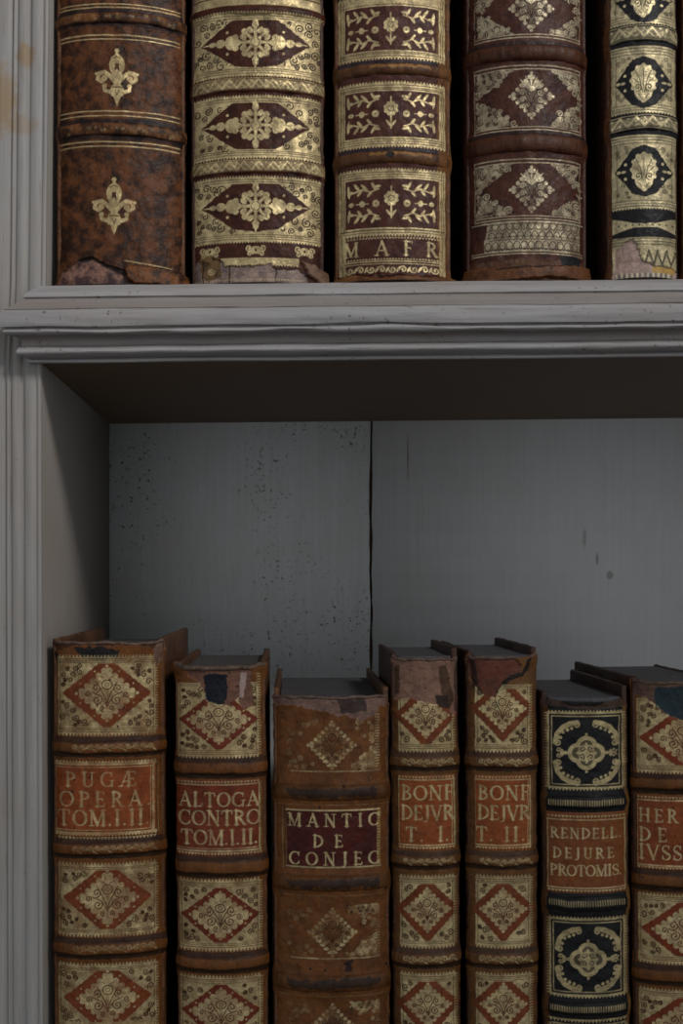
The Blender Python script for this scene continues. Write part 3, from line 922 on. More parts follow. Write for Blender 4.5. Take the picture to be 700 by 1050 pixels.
# ---- upper 2: fully gilt with snowflake tools
b = Book('book', 'dark red book with three gilt panels of snowflake ornaments, second on the upper shelf', GU, 196, 332, -400, 289, .006, .013, -.1, 150, U('33150f'), .225, lower=False)
c = b.c; b.band_h = .0024
b.bands = [(2, 13), (76, 97), (160, 181)]; b.bands = [(6, 15), (79, 95), (163, 179)]; hidden_bands(b, (6, 15), 80, 4)
for (y0, y1, cy) in ((14, 77, 43), (99, 161, 128), (182, 247, 211)):
    x0, x1 = 199, 331
    c.rect(x0, y0, x1, y1, .95)
    c.serr(y0, x0, x1, 1.8, 3, 1, True); c.serr(y1, x0, x1, 1.8, 3)
    cx = 262
    dw, dh = 56, 27
    c.poly([(cx - dw, cy), (cx - 22, cy - dh + 3), (cx, cy - dh), (cx + 22, cy - dh + 3), (cx + dw, cy), (cx + 22, cy + dh - 3), (cx, cy + dh), (cx - 22, cy + dh - 3)], -1, rough=.8, seed=int(cy))
    c.rect(x0, y0, x1, y0 + 6.0, .95); c.rect(x0, y1 - 8.0, x1, y1, .95)
    for y in (y0 + 2, y0 + 4.4, y1 - 6.6, y1 - 4.6, y1 - 2): c.line(x0 + 2, y, x1 - 2, y, .8, -.75)
    keep = lambda x, y: abs(x - cx) / 60 + abs(y - cy) / 30 > 1.12
    for q in (-1, 1):
        for d in (-1, 1):
            X = (202, 246) if q < 0 else (280, 328)
            Yq = (y0 + 8, cy - 3) if d < 0 else (cy + 3, y1 - 10)
            curls(c, X[0], Yq[0], X[1], Yq[1], int(cy * 3 + q + 2 * d), 12, (2.6, 5.4), 1.1, -1, keep)
            for t in (.1, .28, .46, .64, .82): c.disc(cx + q * (24 + 34 * t), cy + d * (25 - 25 * t), 1.7)
            c.disc(cx + q * 29, cy + d * 11, 1.4)
    snowflake(c, cx, cy, 18)
    c.disc(cx, cy - 21, 3); c.disc(cx, cy + 21, 3); c.line(cx, cy - 26, cx, cy + 26, 1.6)
    arrow(c, cx - 17, cy, 36, -1); arrow(c, cx + 17, cy, 36, 1)
    c.vserr(327, y0 + 6, y1 - 6, 2.4, 2.4, -.6)
c.rect(199, -4, 331, 5, .9)
for y0, y1 in b.bands[1:3]:
    c.rect(199, y0 + 2.5, 331, y1 - 3, .42); zigzag(c, 201, 329, y0 + 3, y1 - 4, 14, 1.9); c.line(199, y0 + 1.2, 331, y0 + 1.2, .9, .8)
    zigzag(c, 208, 326, y0 + 5, y1 - 4, 14, .9)
for x in (215, 262, 312):
    c.disc(x, 256, 5.5, 4); c.spiral(x - 7, 254, 4, 0, 1.2, 1, 1.5); c.spiral(x + 7, 254, 4, 180, 1.2, -1, 1.5); c.spiral(x - 6, 260, 3, 0, 1.2, -1, 1.2); c.spiral(x + 6, 260, 3, 180, 1.2, 1, 1.2)
    c.disc(x, 256, 1.3, v=-1)
c.rect(226, 264, 306, 271, .95); c.serr(271, 226, 306, 1.6, 3)
c.rub(22, .6)
pale = T('6f6058')
c.torn([(196, 262), (214, 268), (217, 262), (228, 268), (229, 272), (272, 272), (279, 270), (280, 276), (304, 275), (312, 278), (318, 291), (194, 291)], pale, 1.8, 23)
c.poly([(205, 258), (224, 262), (226, 282), (212, 286), (204, 276)], rgb=U('5a4232'), rough=2, seed=3); c.spiral(215, 276, 4, 0, 1.5, 1, 1.2, .7)
for x in (206, 234, 283): c.poly([(x, 266), (x + 1.2, 266), (x + 1, 289), (x - 1, 289)], rgb=U('3a2822'), rough=1)
c.serr(285.5, 198, 312, 2, 3, .35)
c.flap([(308, 266), (322, 270), (334, 276), (338, 286), (326, 288), (314, 280)], T('5c4738'), 2, 6)
b.build(leather('calf_snowflake', 2, .8, 150, (.25, .25, .35), (.76, .61, .32), fade=.2), brd_dark, paper)

# ---- upper 3: lettered M A F R
b = Book('book', 'maroon book lettered MAFR at its foot, with leafy gilt frames', GU, 343, 462, -390, 288, .006, .012, -.2, 150, U('3a1c1b'), .225, lower=False)
c = b.c; b.band_h = .0032
b.bands = [(64, 77), (154, 168)]; hidden_bands(b, (64, 77), 90, 4)
for y0, y1 in b.bands[:2]: c.rect(340, y0, 466, y1, rgb=U('45291c'), rough=.8); c.rect(340, y0 - 3, 466, y0 + 2, rgb=U('241a24')); c.rect(380, y0 + 3, 440, y0 + 6, rgb=U('6d4a30'), rough=2)  # dark stripe above each band mixes dye stain and painted shade
c.rect(448, -8, 470, 292, rgb=U('523220'), rough=1.5); c.rect(336, -8, 347, 292, rgb=U('4a2c1e'), rough=1.5)
def mafr(y0, y1, wy0, wy1, cy):
    c.serr(y0, 348, 456, 2, 3.2, 1, True); c.serr(y1, 348, 456, 2, 3.2)
    c.rect(347, y0, 456, wy0, .93); c.rect(347, wy1, 456, y1, .93)
    c.rect(347, y0, 354, y1, .9); c.rect(450, y0, 456, y1, .9)
    for y in (y0 + 2, y0 + 4.5, wy0 - 2, wy1 + 2, y1 - 4.5, y1 - 2): c.line(349, y, 454, y, .8, -.8)
    for x in (350, 352.5, 452, 454): c.line(x, y0 + 3, x, y1 - 3, .7, -.8)
    cx = 401
    c.disc(cx, cy - 4, 6.6); 
    for k in range(8):
        a = math.radians(45 * k + 20); c.disc(cx + 5.6 * math.cos(a), cy - 4 + 5.6 * math.sin(a), 2.2)
    c.ring(cx, cy - 4, 3, 3, .8, -.85, n=10); c.path([(cx - 3, cy - 1), (cx + 3, cy - 7)], .7, -.7)
    c.line(cx, cy - 16, cx, cy - 8, 1.5); c.line(cx, cy + 2, cx, cy + 16, 1.6)
    c.leaf(cx, cy + 14, 8, -130, 2.6); c.leaf(cx, cy + 14, 8, -50, 2.6)
    for q in (-1, 1):
        c.disc(cx + q * 16, cy + 1, 3.6); c.disc(cx + q * 16, cy + 1, 1, v=-.8)
        c.disc(cx + q * 30, cy + 1, 2.8, 3.2); c.line(cx + q * 24, cy + 1, cx + q * 36, cy + 1, 1)
        c.disc(cx + q * 41, cy + 1, 2.8, 2.2)
        for d in (-1, 1):
            c.path([(cx + q * 13, cy + d * 14), (cx + q * 22, cy + d * 11), (cx + q * 30, cy + d * 14), (cx + q * 42, cy + d * 10)], 1.4)
            for xo, yo, an, ln in ((11, 17, -10, 8), (16, 13, 60, 9), (20, 12, -50, 7), (24, 12, 45, 10), (30, 14, -55, 8), (33, 13, 55, 9), (38, 11, 10, 7), (43, 6, 85, 13)):
                c.leaf(cx + q * xo, cy + d * yo, ln, math.degrees(math.atan2(d * math.sin(math.radians(an)), q * math.cos(math.radians(an)))), 2.9)
            c.disc(cx + q * 24, cy + d * 7, 1.2)
mafr(-20, 59, 6, 51, 29); mafr(85, 149, 93, 140, 115); mafr(174, 240, 183, 233, 207)
c.rect(347, 240, 354, 281, .8); c.rect(450, 240, 456, 281, .8); c.line(350.5, 240, 350.5, 281, .7, -.8); c.line(453, 240, 453, 281, .7, -.8)
c.serr(243, 352, 450, 1.6, 3); c.serr(266, 352, 450, 1.8, 3, 1, True)
for st, x0, x1 in (('M', 352.5, 367), ('A', 384, 398), ('F', 413, 423), ('R', 436.5, 448)):
    text(c, st, x0, x1, 247, 261.5, 1, 1.0)
c.line(350, 267.5, 454, 267.5, 1.4, .95); c.line(350, 270, 454, 270, 1, .9)
for i in range(9):
    x = 358 + i * 11
    c.spiral(x, 276, 4, 180, 1.1, 1 if i % 2 else -1, 1.5); c.leaf(x + 4, 279, 7, -60, 2.4)
c.rub(33, .6)
c.torn([(340, 291), (341, 282), (360, 280), (380, 282), (385, 279), (392, 284), (410, 281), (425, 284), (440, 282), (455, 281), (464, 284), (464, 291)], T('472a1d'), 1.6, 31)
c.flap([(344, 283), (362, 281), (390, 287), (412, 283), (440, 284), (464, 281), (464, 289), (344, 290)], U('53321f'), 1.5, 8)
c.disc(400, 160, 4, 3, rgb=(.01, .008, .008))
b.build(leather('calf_mafr', 3, .7, 150, (.3, .28, .35), (.76, .61, .32), fade=.2), brd_brown, paper)

# ---- upper 4: dark calf, silvery scrollwork
b = Book('book', 'dark reddish book with faded scrollwork lozenges and thick bands, fourth on the upper shelf', GU, 478, 602, -380, 287, .008, .016, -.15, 150, U('381c19'), .225, lower=False)
c = b.c; b.band_h = .0040
b.bands = [(45, 62), (137, 156)]; hidden_bands(b, (45, 62), 92, 4)
for y0, y1 in b.bands[:2]: c.rect(474, y0 + 2, 606, y1 - 3, rgb=U('3a1f17'), rough=1); c.rect(474, y0 - 3, 606, y0 + 2, rgb=U('241619'))  # stripe over the band: dark stain with some shade painted in
for (y0, y1, cy) in ((-30, 38, 8), (67, 133, 98), (163, 224, 194)):
    cx = 545; x0, x1 = 484, 596
    for y in (y0, y0 + 3.5, y1 - 3, y1): c.line(x0 + 3, y, x1 - 2, y, 1.1, .9)
    for x in (x0 + 3, x1 - 2): c.line(x, y0, x, y1, .9, .7)
    keep = lambda x, y: abs(x - cx) / 48 + abs(y - cy) / 37 > 1.05
    for q in (-1, 1):
        for d in (-1, 1):
            X = (x0 + 5, cx - 10) if q < 0 else (cx + 10, x1 - 4)
            Yq = (y0 + 6, cy - 2) if d < 0 else (cy + 2, y1 - 6)
            c.poly([(X[0] if q < 0 else X[1], y0 + 4 if d < 0 else y1 - 4), (cx + q * 18, y0 + 4 if d < 0 else y1 - 4), (cx + q * 36, cy + d * 12), (cx + q * 52, cy + d * 3), ((X[0] if q < 0 else X[1]), cy + d * 1)], .62, rough=2, seed=int(cy + q + d))
            curls(c, X[0], Yq[0], X[1], Yq[1], int(cy * 5 + q * 2 + d), 12, (2.2, 4.4), 1.0, -.95, keep)
            curls(c, X[0], Yq[0], X[1], Yq[1], int(cy * 9 + q * 2 + d), 10, (2.4, 4.2), 1.1, .95, keep)
    arabesque(c, cx, cy, 22, 23, 4, 5, soft=True)
    for q in (-1, 1):
        for t in (-.6, -.2, .2, .6): c.spiral(cx + q * 10 * (1 - abs(t) * .5), cy + t * 18, 3.4, 0, 1.2, q, 1.2, .95, 10)
    for a in (-48, -69, -90, -111, -132): c.leaf(cx, cy - 4, 21 if a == -90 else 17, a, 2.2)
c.rect(496, 226, 594, 257, .85); c.poly([(480, 258), (480, 232), (500, 226), (498, 240), (490, 258)], -1)
for i in range(13):
    for j in range(3):
        x = 500 + i * 7.4 + (3.7 if j % 2 else 0); y = 231 + j * 10
        c.ring(x, y, 3.2, 4.4, .9, -.9, n=10); c.disc(x + 3.7, y + 4, .9, v=-.9)
for y in (227, 257, 259.5): c.line(484, y, 596, y, 1.1, .9)
for y in (229, 242, 254.5): c.line(494, y, 596, y, .8, -.9)
curls(c, 486, 262, 540, 272, 8, 10, (1.5, 3), .9, .5)
c.rub(44, .62)
c.rect(474, 266, 608, 292, rgb=U('452920'), rough=2)
c.poly([(482, 277), (530, 273), (596, 270), (596, 273), (530, 276), (482, 281)], rgb=U('1c1010'), rough=1)
c.poly([(574, 262), (585, 259), (595, 263), (594, 271), (583, 273), (575, 270)], rgb=(.012, .011, .014), rough=1)
c.flap([(478, 272), (520, 276), (570, 272), (606, 268), (606, 286), (560, 284), (500, 290), (476, 286)], U('4e2e20'), 1.5, 9)
c.gold[(int((262 - c.y0) * c.SS)):, :] *= .25
b.build(leather('calf_scroll', 4, .7, 130, (.3, .26, .32), (.66, .57, .38), fade=.3), brd_dark, paper)

# ---- upper 5: gilt with black lozenges
b = Book('book', 'narrow gilt book with black lozenges around pale oval ornaments, on the upper shelf', GU, 622, 695, -385, 284, .006, .010, -.35, 150, U('121017'), .215, lower=False)
c = b.c; b.band_h = .0026
b.bands = [(25, 44), (117, 135)]; hidden_bands(b, (25, 44), 92, 4)
x0, x1 = 627, 692
for (y0, y1, cy) in ((-30, 24, -3), (47, 115, 84), (138, 213, 175)):
    cx = 660
    c.rect(x0, y0, x1, y1, .95)
    c.serr(y1 - .5, x0, x1, 1.6, 3)
    c.poly([(cx - 30, cy), (cx - 12, cy - 23), (cx, cy - 27), (cx + 12, cy - 23), (cx + 30, cy), (cx + 12, cy + 23), (cx, cy + 27), (cx - 12, cy + 23)], -1, rough=1.0, seed=int(cy) + 5, sc=3)
    for y in (y0 + 2, y0 + 5, y0 + 8, y1 - 8, y1 - 5, y1 - 2.4): c.line(x0 + 1, y, x1 - 1, y, .8, -.8)
    for x in (632, 688): c.line(x, y0 + 8, x, y1 - 8, .8, -.6)
    for q in (-1, 1):
        for d in (-1, 1):
            for t in (.0, .25, .5, .75, 1.0): c.disc(cx + q * (12.5 + 18 * t), cy + d * (24.5 - 22 * t), 1.7)
            c.disc(cx + q * 19, cy + d * 7.5, 1.5)
        c.disc(cx + q * 21, cy, 2.4, 1.4); c.disc(cx + q * 26, cy, 2.4, 1.6)
        curls(c, x0 + 5 if q < 0 else cx + 15, y0 + 11, cx - 15 if q < 0 else x1 - 3, cy - 12, int(cy) + q, 4, (2, 3.2), .8, -.7)
        curls(c, x0 + 5 if q < 0 else cx + 15, cy + 12, cx - 15 if q < 0 else x1 - 3, y1 - 11, int(cy) + q + 9, 4, (2, 3.2), .8, -.7)
    c.disc(cx, cy - 2, 12.5, 16); c.disc(cx, cy + 8, 9.5, 11.5); c.disc(cx, cy + 17.5, 3.2, 3.6)
    for k in range(12):
        a = math.radians(30 * k); c.disc(cx + 12.2 * math.cos(a), cy - 2 + 15.4 * math.sin(a), 2.2)
    for q in (-1, 1):
        c.spiral(cx + q * 5.6, cy + 5, 4.2, 90, 1.2, q, .9, -.9, 11)
        c.path([(cx + q * 1, cy + 10), (cx + q * 4, cy - 4), (cx + q * 8, cy - 12)], .8, -.85)
        c.path([(cx + q * 5, cy + 0), (cx + q * 10, cy - 4)], .8, -.8)
        c.path([(cx + q * 2, cy + 16), (cx + q * 5, cy + 12)], .8, -.8)
    c.line(cx, cy - 14, cx, cy + 4, .8, -.85)
for y0, y1 in b.bands[:2]: c.rect(x0, y0 + 4, x1, y1 - 4, .38); zigzag(c, x0 + 2, x1 - 1, y0 + 4, y1 - 5, 15, 2.4); zigzag(c, x0 + 6, x1 - 3, y0 + 7, y1 - 5, 15, 1.0); c.line(x0, y0 + 2, x1, y0 + 2, 1, .7); c.line(x0, y1 - 3, x1, y1 - 3, 1, .6)
c.rect(x0, 242, x1, 286, .9); c.poly([(631, 243), (661, 232), (691, 243)], -1); c.rect(x0, 223, x1, 234, .0001)
c.poly([(627, 222), (648, 228), (661, 229), (674, 228), (692, 222), (692, 238), (674, 233), (661, 233), (648, 233), (627, 238)], .9)
for x in (634, 641, 648, 655, 668, 675, 682, 689): c.disc(x, 230, 1.1, v=-.8)
for y in (244, 247, 250): c.line(x0, y, x1, y, .9, -.8)
zigzag(c, 660, 692, 254, 268, 10, 0.9)
for i in range(4): c.path([(660 + i * 9, 270), (664.5 + i * 9, 256), (669 + i * 9, 270)], 1.1, -.9); c.path([(660 + i * 9, 273), (664.5 + i * 9, 260), (669 + i * 9, 273)], .8, -.8)
c.rub(55, .55)
c.torn([(630, 257), (640, 247), (649, 243), (652, 255), (656, 260), (660, 268), (672, 272), (692, 274), (694, 288), (626, 288)], T('837068'), 2, 55)
c.rect(668, 273, 692, 280, rgb=U('8a6a44'), rough=1.2)
for i in range(22): c.line(630 + i * 2.8, 279.5, 630 + i * 2.8, 284, 1.1, .001); c.rect(629.4 + i * 2.8, 279.5, 630.8 + i * 2.8, 285, rgb=U('4a4a52') if i % 2 else U('a09a98'))
c.rect(614, -8, 626.5, 288, rgb=U('4a2a1c'), rough=1.2)
b.build(leather('gilt_black', 5, .3, 120, (.4, .4, .5), (.80, .67, .39), fade=.16), brd_dark, paper)

# ---- upper 6: only its edge enters the frame
b = Book('book', 'brown book showing only a sliver at the right edge of the upper shelf', GU, 699.5, 800, -390, 282, .010, .012, 0, 150, U('4a2b1c'), .215, lower=False)
c = b.c; b.band_h = .0030; b.bands = [(62, 76), (156, 178)]; hidden_bands(b, (62, 76), 94, 4)
for y0, y1 in b.bands[:2]:
    for y in (y0 - 8, y0 - 5, y1 + 5, y1 + 8): c.line(704, y, 796, y, 1.2)
arabesque(c, 750, 116, 22, 22); arabesque(c, 750, 224, 22, 22)
b.build(leather('calf_edge', 6, .6, 110), brd_brown, paper, step=1.2)

# ---------------------------------------------------------------- lower row
def tooth_rules(c, x0, x1, top, bottom):
    """toothed rules that close a compartment: top list / bottom list"""
    for y in top: c.serr(y, x0, x1, 2.8, 3.5, .95, True); c.line(x0, y + .6, x1, y + .6, 1.2, .95)
    for y in bottom: c.serr(y, x0, x1, 2.8, 3.5, .95); c.line(x0, y - .6, x1, y - .6, 1.2, .95)

def band_flourish(c, x0, x1, y0, y1, seed, v=.7):
    n = int((x1 - x0) / 7)
    for i in range(n):
        x = x0 + (i + .5) * (x1 - x0) / n
        c.spiral(x, (y0 + y1) / 2, (y1 - y0) * .36, 180 if i % 2 else 0, 1.2, 1 if i % 2 else -1, 1.0, v, 10)
        c.leaf(x + 2, (y0 + y1) / 2 + 1.5, 5, -35 if i % 2 else 35, 1.8, v)

def band_dye_shade(c, x0, x1, bands, hi, lo):  # stripes along band edges: dark dye with some shade painted in
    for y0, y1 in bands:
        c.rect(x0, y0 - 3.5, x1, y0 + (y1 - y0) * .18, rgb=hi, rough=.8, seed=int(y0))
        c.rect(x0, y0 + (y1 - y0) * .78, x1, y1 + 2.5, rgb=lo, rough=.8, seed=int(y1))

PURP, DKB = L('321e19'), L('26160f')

# ---- lower 1
b = Book('book', 'wide brown book with orange label reading OPERA, beside the pilaster on the lower shelf', GLW, 55.5, 168, 655, 1300, .004, .011, -.15, 860, L('553018'), .17, cock=.003)
c = b.c; b.band_h = .0030
b.bands = [(759, 774), (863, 878), (965, 981)]; hidden_bands(b, (965, 981), 103, 2, False)
b.flare = 3.0
x0, x1 = 60, 160; red = L('5c2a17')
band_dye_shade(c, 50, 175, b.bands[:3], PURP, DKB)
for (y0, y1, cy) in ((676, 750, 711), (888, 957, 921), (991, 1056, 1024)):
    lozenge_panel(c, x0, y0, x1, y1, 110, cy, 46, 38, 31, 28, red, int(cy))
c.rect(x0, 1048, x1, 1062, .9)
tooth_rules(c, x0, x1, [887, 990, 674], [752, 958, 858])
c.vserr(159, 676, 750, 2.6, 2.8, .8); c.vserr(159, 783, 856, 3, 2.8, .9); c.vserr(159, 888, 957, 2.6, 2.8, .7); c.vserr(159, 991, 1062, 2.6, 2.8, .7)
for y0, y1 in b.bands[:3]: band_flourish(c, 76, 156, y0 + 2.5, y1 - 4, 1, .6)
c.rect(57, 782, 159, 857, rgb=L('6b3219')); c.rect(57, 780, 162, 858, -1)
c.line(58, 783.5, 159, 783.5, 2.2); c.serr(782, 58, 160, 2, 3.2, 1, True); c.line(58, 854, 159, 854, 2.2); c.serr(855, 58, 160, 2.4, 3.2)
c.line(156.5, 784, 156.5, 854, 2.4); c.line(58.5, 784, 58.5, 854, 1.2, .6)
c.line(58, 786.6, 156, 786.6, .9); c.line(58, 851, 156, 851, .9); c.line(153.8, 786, 153.8, 851, .8)
text(c, 'PUGÆ', 68, 140, 791.5, 806.5, .85); text(c, 'OPERA.', 62, 154, 811.5, 827, .9); text(c, 'TOM.I.II.', 60.5, 153, 830.5, 846.5, .9)
c.rub(61, .75, 12)
c.poly([(76, 664), (100, 663), (124, 666), (120, 675), (104, 678), (84, 675)], rgb=(.016, .013, .014), rough=2.5, seed=6)
c.poly([(50, 658), (58, 656), (60, 676), (56, 690), (50, 690)], rgb=L('1c1414'), rough=2)
c.torn([(50, 650), (175, 650), (172, 662), (162, 668), (140, 661), (110, 663), (78, 660), (58, 668), (50, 668)], T('3e251a'), 2.5, 61)
c.torn([(158, 668), (168, 655), (172, 660), (168, 674), (163, 684), (159, 678)], T('5b463c'), 1.5, 66)
for x, y in ((113, 697), (121, 745), (100, 723), (150, 731), (77, 800), (92, 797), (75, 812), (127, 726)): c.disc(x, y, 1.1, rgb=(.01, .008, .008)); c.disc(x, y, 1.1, v=-1)
b.rag_h = [(-1, 0), (-.85, 0), (-.7, 3.0), (-.2, 2.5), (.3, 4.0), (.7, 4.5), (.85, 1), (1, 0)]
b.build(leather('calf_opera', 21, .5, 120, (.3, .25, .28), (.64, .51, .265), fade=.4), brd_brown, paper, hb_mat, label=(57, 780.5, 161, 858), sq=14)

# ---- lower 2
b = Book('book', 'brown book with red label reading CONTRO and a blue-black stain at its head', GLW, 181, 273.5, 680, 1300, .006, .010, -.5, 900, L('54301a'), .155)
c = b.c; b.band_h = .0028
b.bands = [(780, 796), (881, 898), (980, 996)]; hidden_bands(b, (980, 996), 100, 2, False)
b.flare = 3.5
x0, x1 = 184, 266; red = L('542015')
band_dye_shade(c, 176, 280, b.bands[:3], PURP, DKB)
for (y0, y1, cy) in ((700, 773, 738), (906, 971, 939), (1005, 1070, 1038)):
    lozenge_panel(c, x0, y0, x1, y1, 225.5, cy, 41, 33, 31, 24, red, int(cy))
tooth_rules(c, x0, x1, [904, 1003], [775, 973])
for a, d in ((690, 775), (802, 876), (904, 975), (1003, 1062)): c.vserr(265, a, d, 3, 2.8, .85)
c.rect(181, 800, 267, 878, rgb=L('5a2517')); c.rect(181, 799, 268, 878, -1)
c.serr(801, 184, 266, 2, 3.2, 1); c.line(183, 804.5, 266, 804.5, 1.5); c.line(183, 872.5, 267, 872.5, 1.8); c.serr(874.5, 184, 268, 2.6, 3.2); c.line(266, 804, 266, 873, 2.2); c.line(183, 870, 264, 870, .8)
text(c, 'ALTOGA', 185, 265.5, 812.5, 827, .95); text(c, 'CONTRO', 184.5, 266.5, 831, 846, .95); text(c, 'TOM.I.II.', 187, 264, 851, 866, .95)
c.rub(62, .6, 12)
c.torn([(192, 681), (262, 681), (258, 700), (262, 724), (252, 728), (246, 716), (236, 724), (214, 720), (206, 700), (194, 694)], T('553b30'), 2, 71)
c.poly([(210, 694), (222, 690), (235, 693), (236, 706), (232, 722), (222, 724), (211, 716)], rgb=(.008, .010, .017), rough=2)
c.poly([(249, 690), (256, 690), (252, 716), (248, 716)], rgb=T('7a6a66'), rough=1.2)
b.rag_h = [(-1, -2), (-.75, -1), (-.6, 4), (.6, 4), (.72, 0), (1, -1)]
b.build(leather('calf_contro', 22, .45, 120, (.3, .25, .28), (.64, .51, .265), fade=.25), brd_brown, paper, hb_mat, label=(181.5, 799.5, 267.5, 877.5), hb_r=.0013, sq=8)

# ---- lower 3
b = Book('book', 'worn plain brown book with dark maroon label reading DE CONJEC, third on the lower shelf', GLW, 280.5, 399, 712, 1300, .005, .011, -.15, 880, L('532f19'), .165)
c = b.c; b.band_h = .0034
b.bands = [(805, 821), (898, 914), (1000, 1017)]; hidden_bands(b, (1000, 1017), 100, 2, False)
b.flare = 2.0
for y0, y1 in b.bands[:3]:
    c.rect(276, y0 - 1, 404, y1, rgb=L('482a18'), rough=1); c.poly([(296, y0 + 4), (386, y0 + 3), (384, y0 + 12), (300, y0 + 13)], rgb=L('2c1c1a'), rough=4, seed=int(y0))
    c.line(284, y1 + 4.5, 398, y1 + 4.5, .9, .3)
for (cy, ya, yb) in ((764, 738, 791), (956, 929, 983), (1054, 1028, 1080)):
    arabesque(c, 340.5, cy, 24, 24, 3, 6, soft=True)
    c.poly([(340.5 - 12, cy), (340.5, cy - 12), (340.5 + 12, cy), (340.5, cy + 12)], -.8)
    c.line(298, yb, 388, yb, 1.5, .85)
    c.vserr(385, ya - 6 if cy < 800 else ya, yb, 3.6, 2.8, .9 if cy < 800 else .4)
    keep = lambda x, y: abs(x - 340.5) / 46 + abs(y - cy) / 34 > 1.0
    curls(c, 350, cy - 24, 384, cy + 24, int(cy), 24, (1.8, 4), 1.1, .85, keep)
    curls(c, 296, cy - 24, 332, cy + 24, int(cy) + 5, 16, (1.8, 4), 1.0, .35, keep)
    c.poly([(372, cy + 10), (386, cy + 2), (386, cy + 25), (360, cy + 25)], .35, rough=3)
    if cy > 900: c.poly([(356, ya), (388, ya), (388, ya + 9), (366, ya + 9)], .8, rough=1.5); curls(c, 360, ya, 386, ya + 8, 5, 7, (1.6, 2.6), .8, -.9)
    for t in range(6): c.disc(340.5 - 24 + t * 4, cy + t * 4 + 1, 1.1); c.disc(340.5 + 24 - t * 4, cy + t * 4 + 1, 1.1)
c.rub(63, .9, 11)
c.rect(294, 830, 388, 890, rgb=L('38100f')); c.rect(290, 826, 392, 894, -1)
c.rect(385.5, 832, 390, 889, rgb=L('6a4a2a'))
c.line(293.5, 831, 389, 831, 1.5, .9); c.line(293.5, 889.5, 389, 889.5, 2, 1); c.line(294, 832, 294, 889, .9, .6); c.vserr(386, 833, 888, 3.4, 2.8, .5); c.line(290, 829, 290, 892, .8, .35)
text(c, 'MANTIC', 296, 388, 834.5, 847.5, 1, 1.05); text(c, 'DE', 321, 351.5, 856, 868.5, 1, 1.05); text(c, 'CONJEC', 297, 388, 874, 887, 1, 1.1)
c.torn([(276, 706), (404, 706), (402, 722), (392, 726), (384, 736), (372, 738), (350, 734), (336, 730), (318, 728), (300, 722), (280, 726)], T('5a463f'), 3, 81)
c.poly([(346, 716), (376, 716), (378, 730), (350, 732)], rgb=L('33262a'), rough=3)
for x, y in ((352, 806), (318, 994), (333, 995), (394, 914), (395, 993), (289, 918)): c.disc(x, y, 1.3, rgb=(.012, .009, .008))
c.poly([(354, 985), (362, 984), (360, 996), (353, 996)], rgb=L('251414'), rough=2)
b.rag_h = [(-1, 0), (-.8, 1), (0, 2), (.8, 1.5), (1, 0)]
b.build(leather('calf_worn', 23, .6, 105, (.34, .28, .26), (.64, .51, .265), fade=.35), brd_brown, paper_pale, hb_mat, label=(293, 829.5, 390, 891), board_drop=(-6, -6))

# ---- lower 4 and 5: a two-volume set
def vol(name_label, xl, xr, cx, roll, third, seed, head, tears, depth, dia):
    b = Book('book', name_label, GLW, xl, xr, head, 1300, .007, .009, roll, 880, L('50321f'), depth)
    c = b.c; b.band_h = .0024
    b.bands = [(774, 788.5), (876.5, 889.5), (976, 991)]; hidden_bands(b, (976, 991), 101, 2, False)
    b.flare = 2.0
    x0, x1 = cx - 27, cx + 29; red = L('5a2a18')
    band_dye_shade(c, xl - 6, xr + 6, b.bands[:3], L('3a2620'), DKB)
    for (y0, y1, cy) in ((702, 767, dia), (902, 969, 933), (1002, 1070, 1031)):
        lozenge_panel(c, x0, y0, x1, y1, cx + 1, cy, 33, 34, 23, 22, red, int(cy) + seed, dots=False)
    tooth_rules(c, x0, x1, [900, 1000], [769, 970])
    for a, d in ((702, 768), (800, 868), (900, 970), (1000, 1062)): c.vserr(x1 - 1, a, d, 2.6, 2.8, .85)
    for y0, y1 in b.bands[:3]: band_flourish(c, x0 + 4, x1 - 2, y0 + 2.5, y1 - 3, 2, .8)
    c.rect(x0 - 1, 795, x1 + 1, 872, rgb=L('6d351c')); c.rect(x0 - 1, 793, x1 + 2, 872, -1)
    c.serr(796, x0, x1, 2.2, 3.2, 1); c.line(x0, 799.5, x1, 799.5, 1.5); c.line(x0, 866.5, x1, 866.5, 1.6); c.serr(868.5, x0, x1, 2.6, 3.2)
    c.line(x1 - .4, 799, x1 - .4, 867, 2.2); c.line(x0 + .5, 799, x0 + .5, 867, 1.2, .7); c.line(x1 - 3, 801, x1 - 3, 866, .7)
    text(c, 'BONF', cx - 24, cx + 28, 805.5, 820, 1); text(c, 'DEJVR', cx - 24.5, cx + 28, 826, 840.5, 1)
    if third == 'T. I.': text(c, 'T.', cx - 20, cx - 2, 848, 862.5, 1); text(c, 'I.', cx + 12, cx + 23, 848, 862.5, 1)
    else: text(c, 'T.', cx - 26, cx - 9, 848, 862.5, 1); text(c, 'II.', cx + 2, cx + 23, 848, 862.5, 1)
    c.rub(64 + seed, .55, 12)
    for pts, colr, sd in tears: c.torn(pts, colr, 2.2, sd)
    return b
b = vol('slim brown book with orange label ending T. I., third from the right on the lower shelf', 402.5, 471, 436.5, -.5, 'T. I.', 1, 672,
    [([(398, 668), (476, 668), (472, 690), (470, 730), (466, 734), (458, 722), (440, 722), (424, 716), (406, 718), (402, 700)], T('62493d'), 91)], .11, 734)
c = b.c
c.poly([(404, 684), (410, 682), (410, 712), (405, 714)], rgb=L('3a2620'), rough=1.5)
c.poly([(452, 684), (460, 682), (468, 716), (464, 728), (456, 716)], rgb=L('3c2822'), rough=1.5); c.poly([(448, 712), (462, 716), (464, 728), (450, 724)], rgb=L('27191a'), rough=2)
b.rag_h = [(-1, -2), (-.85, 0), (-.7, 3), (.75, 3), (.85, 1), (1, 0)]
b.root['label'] = 'slim brown book with orange title label whose last line reads T. I.'
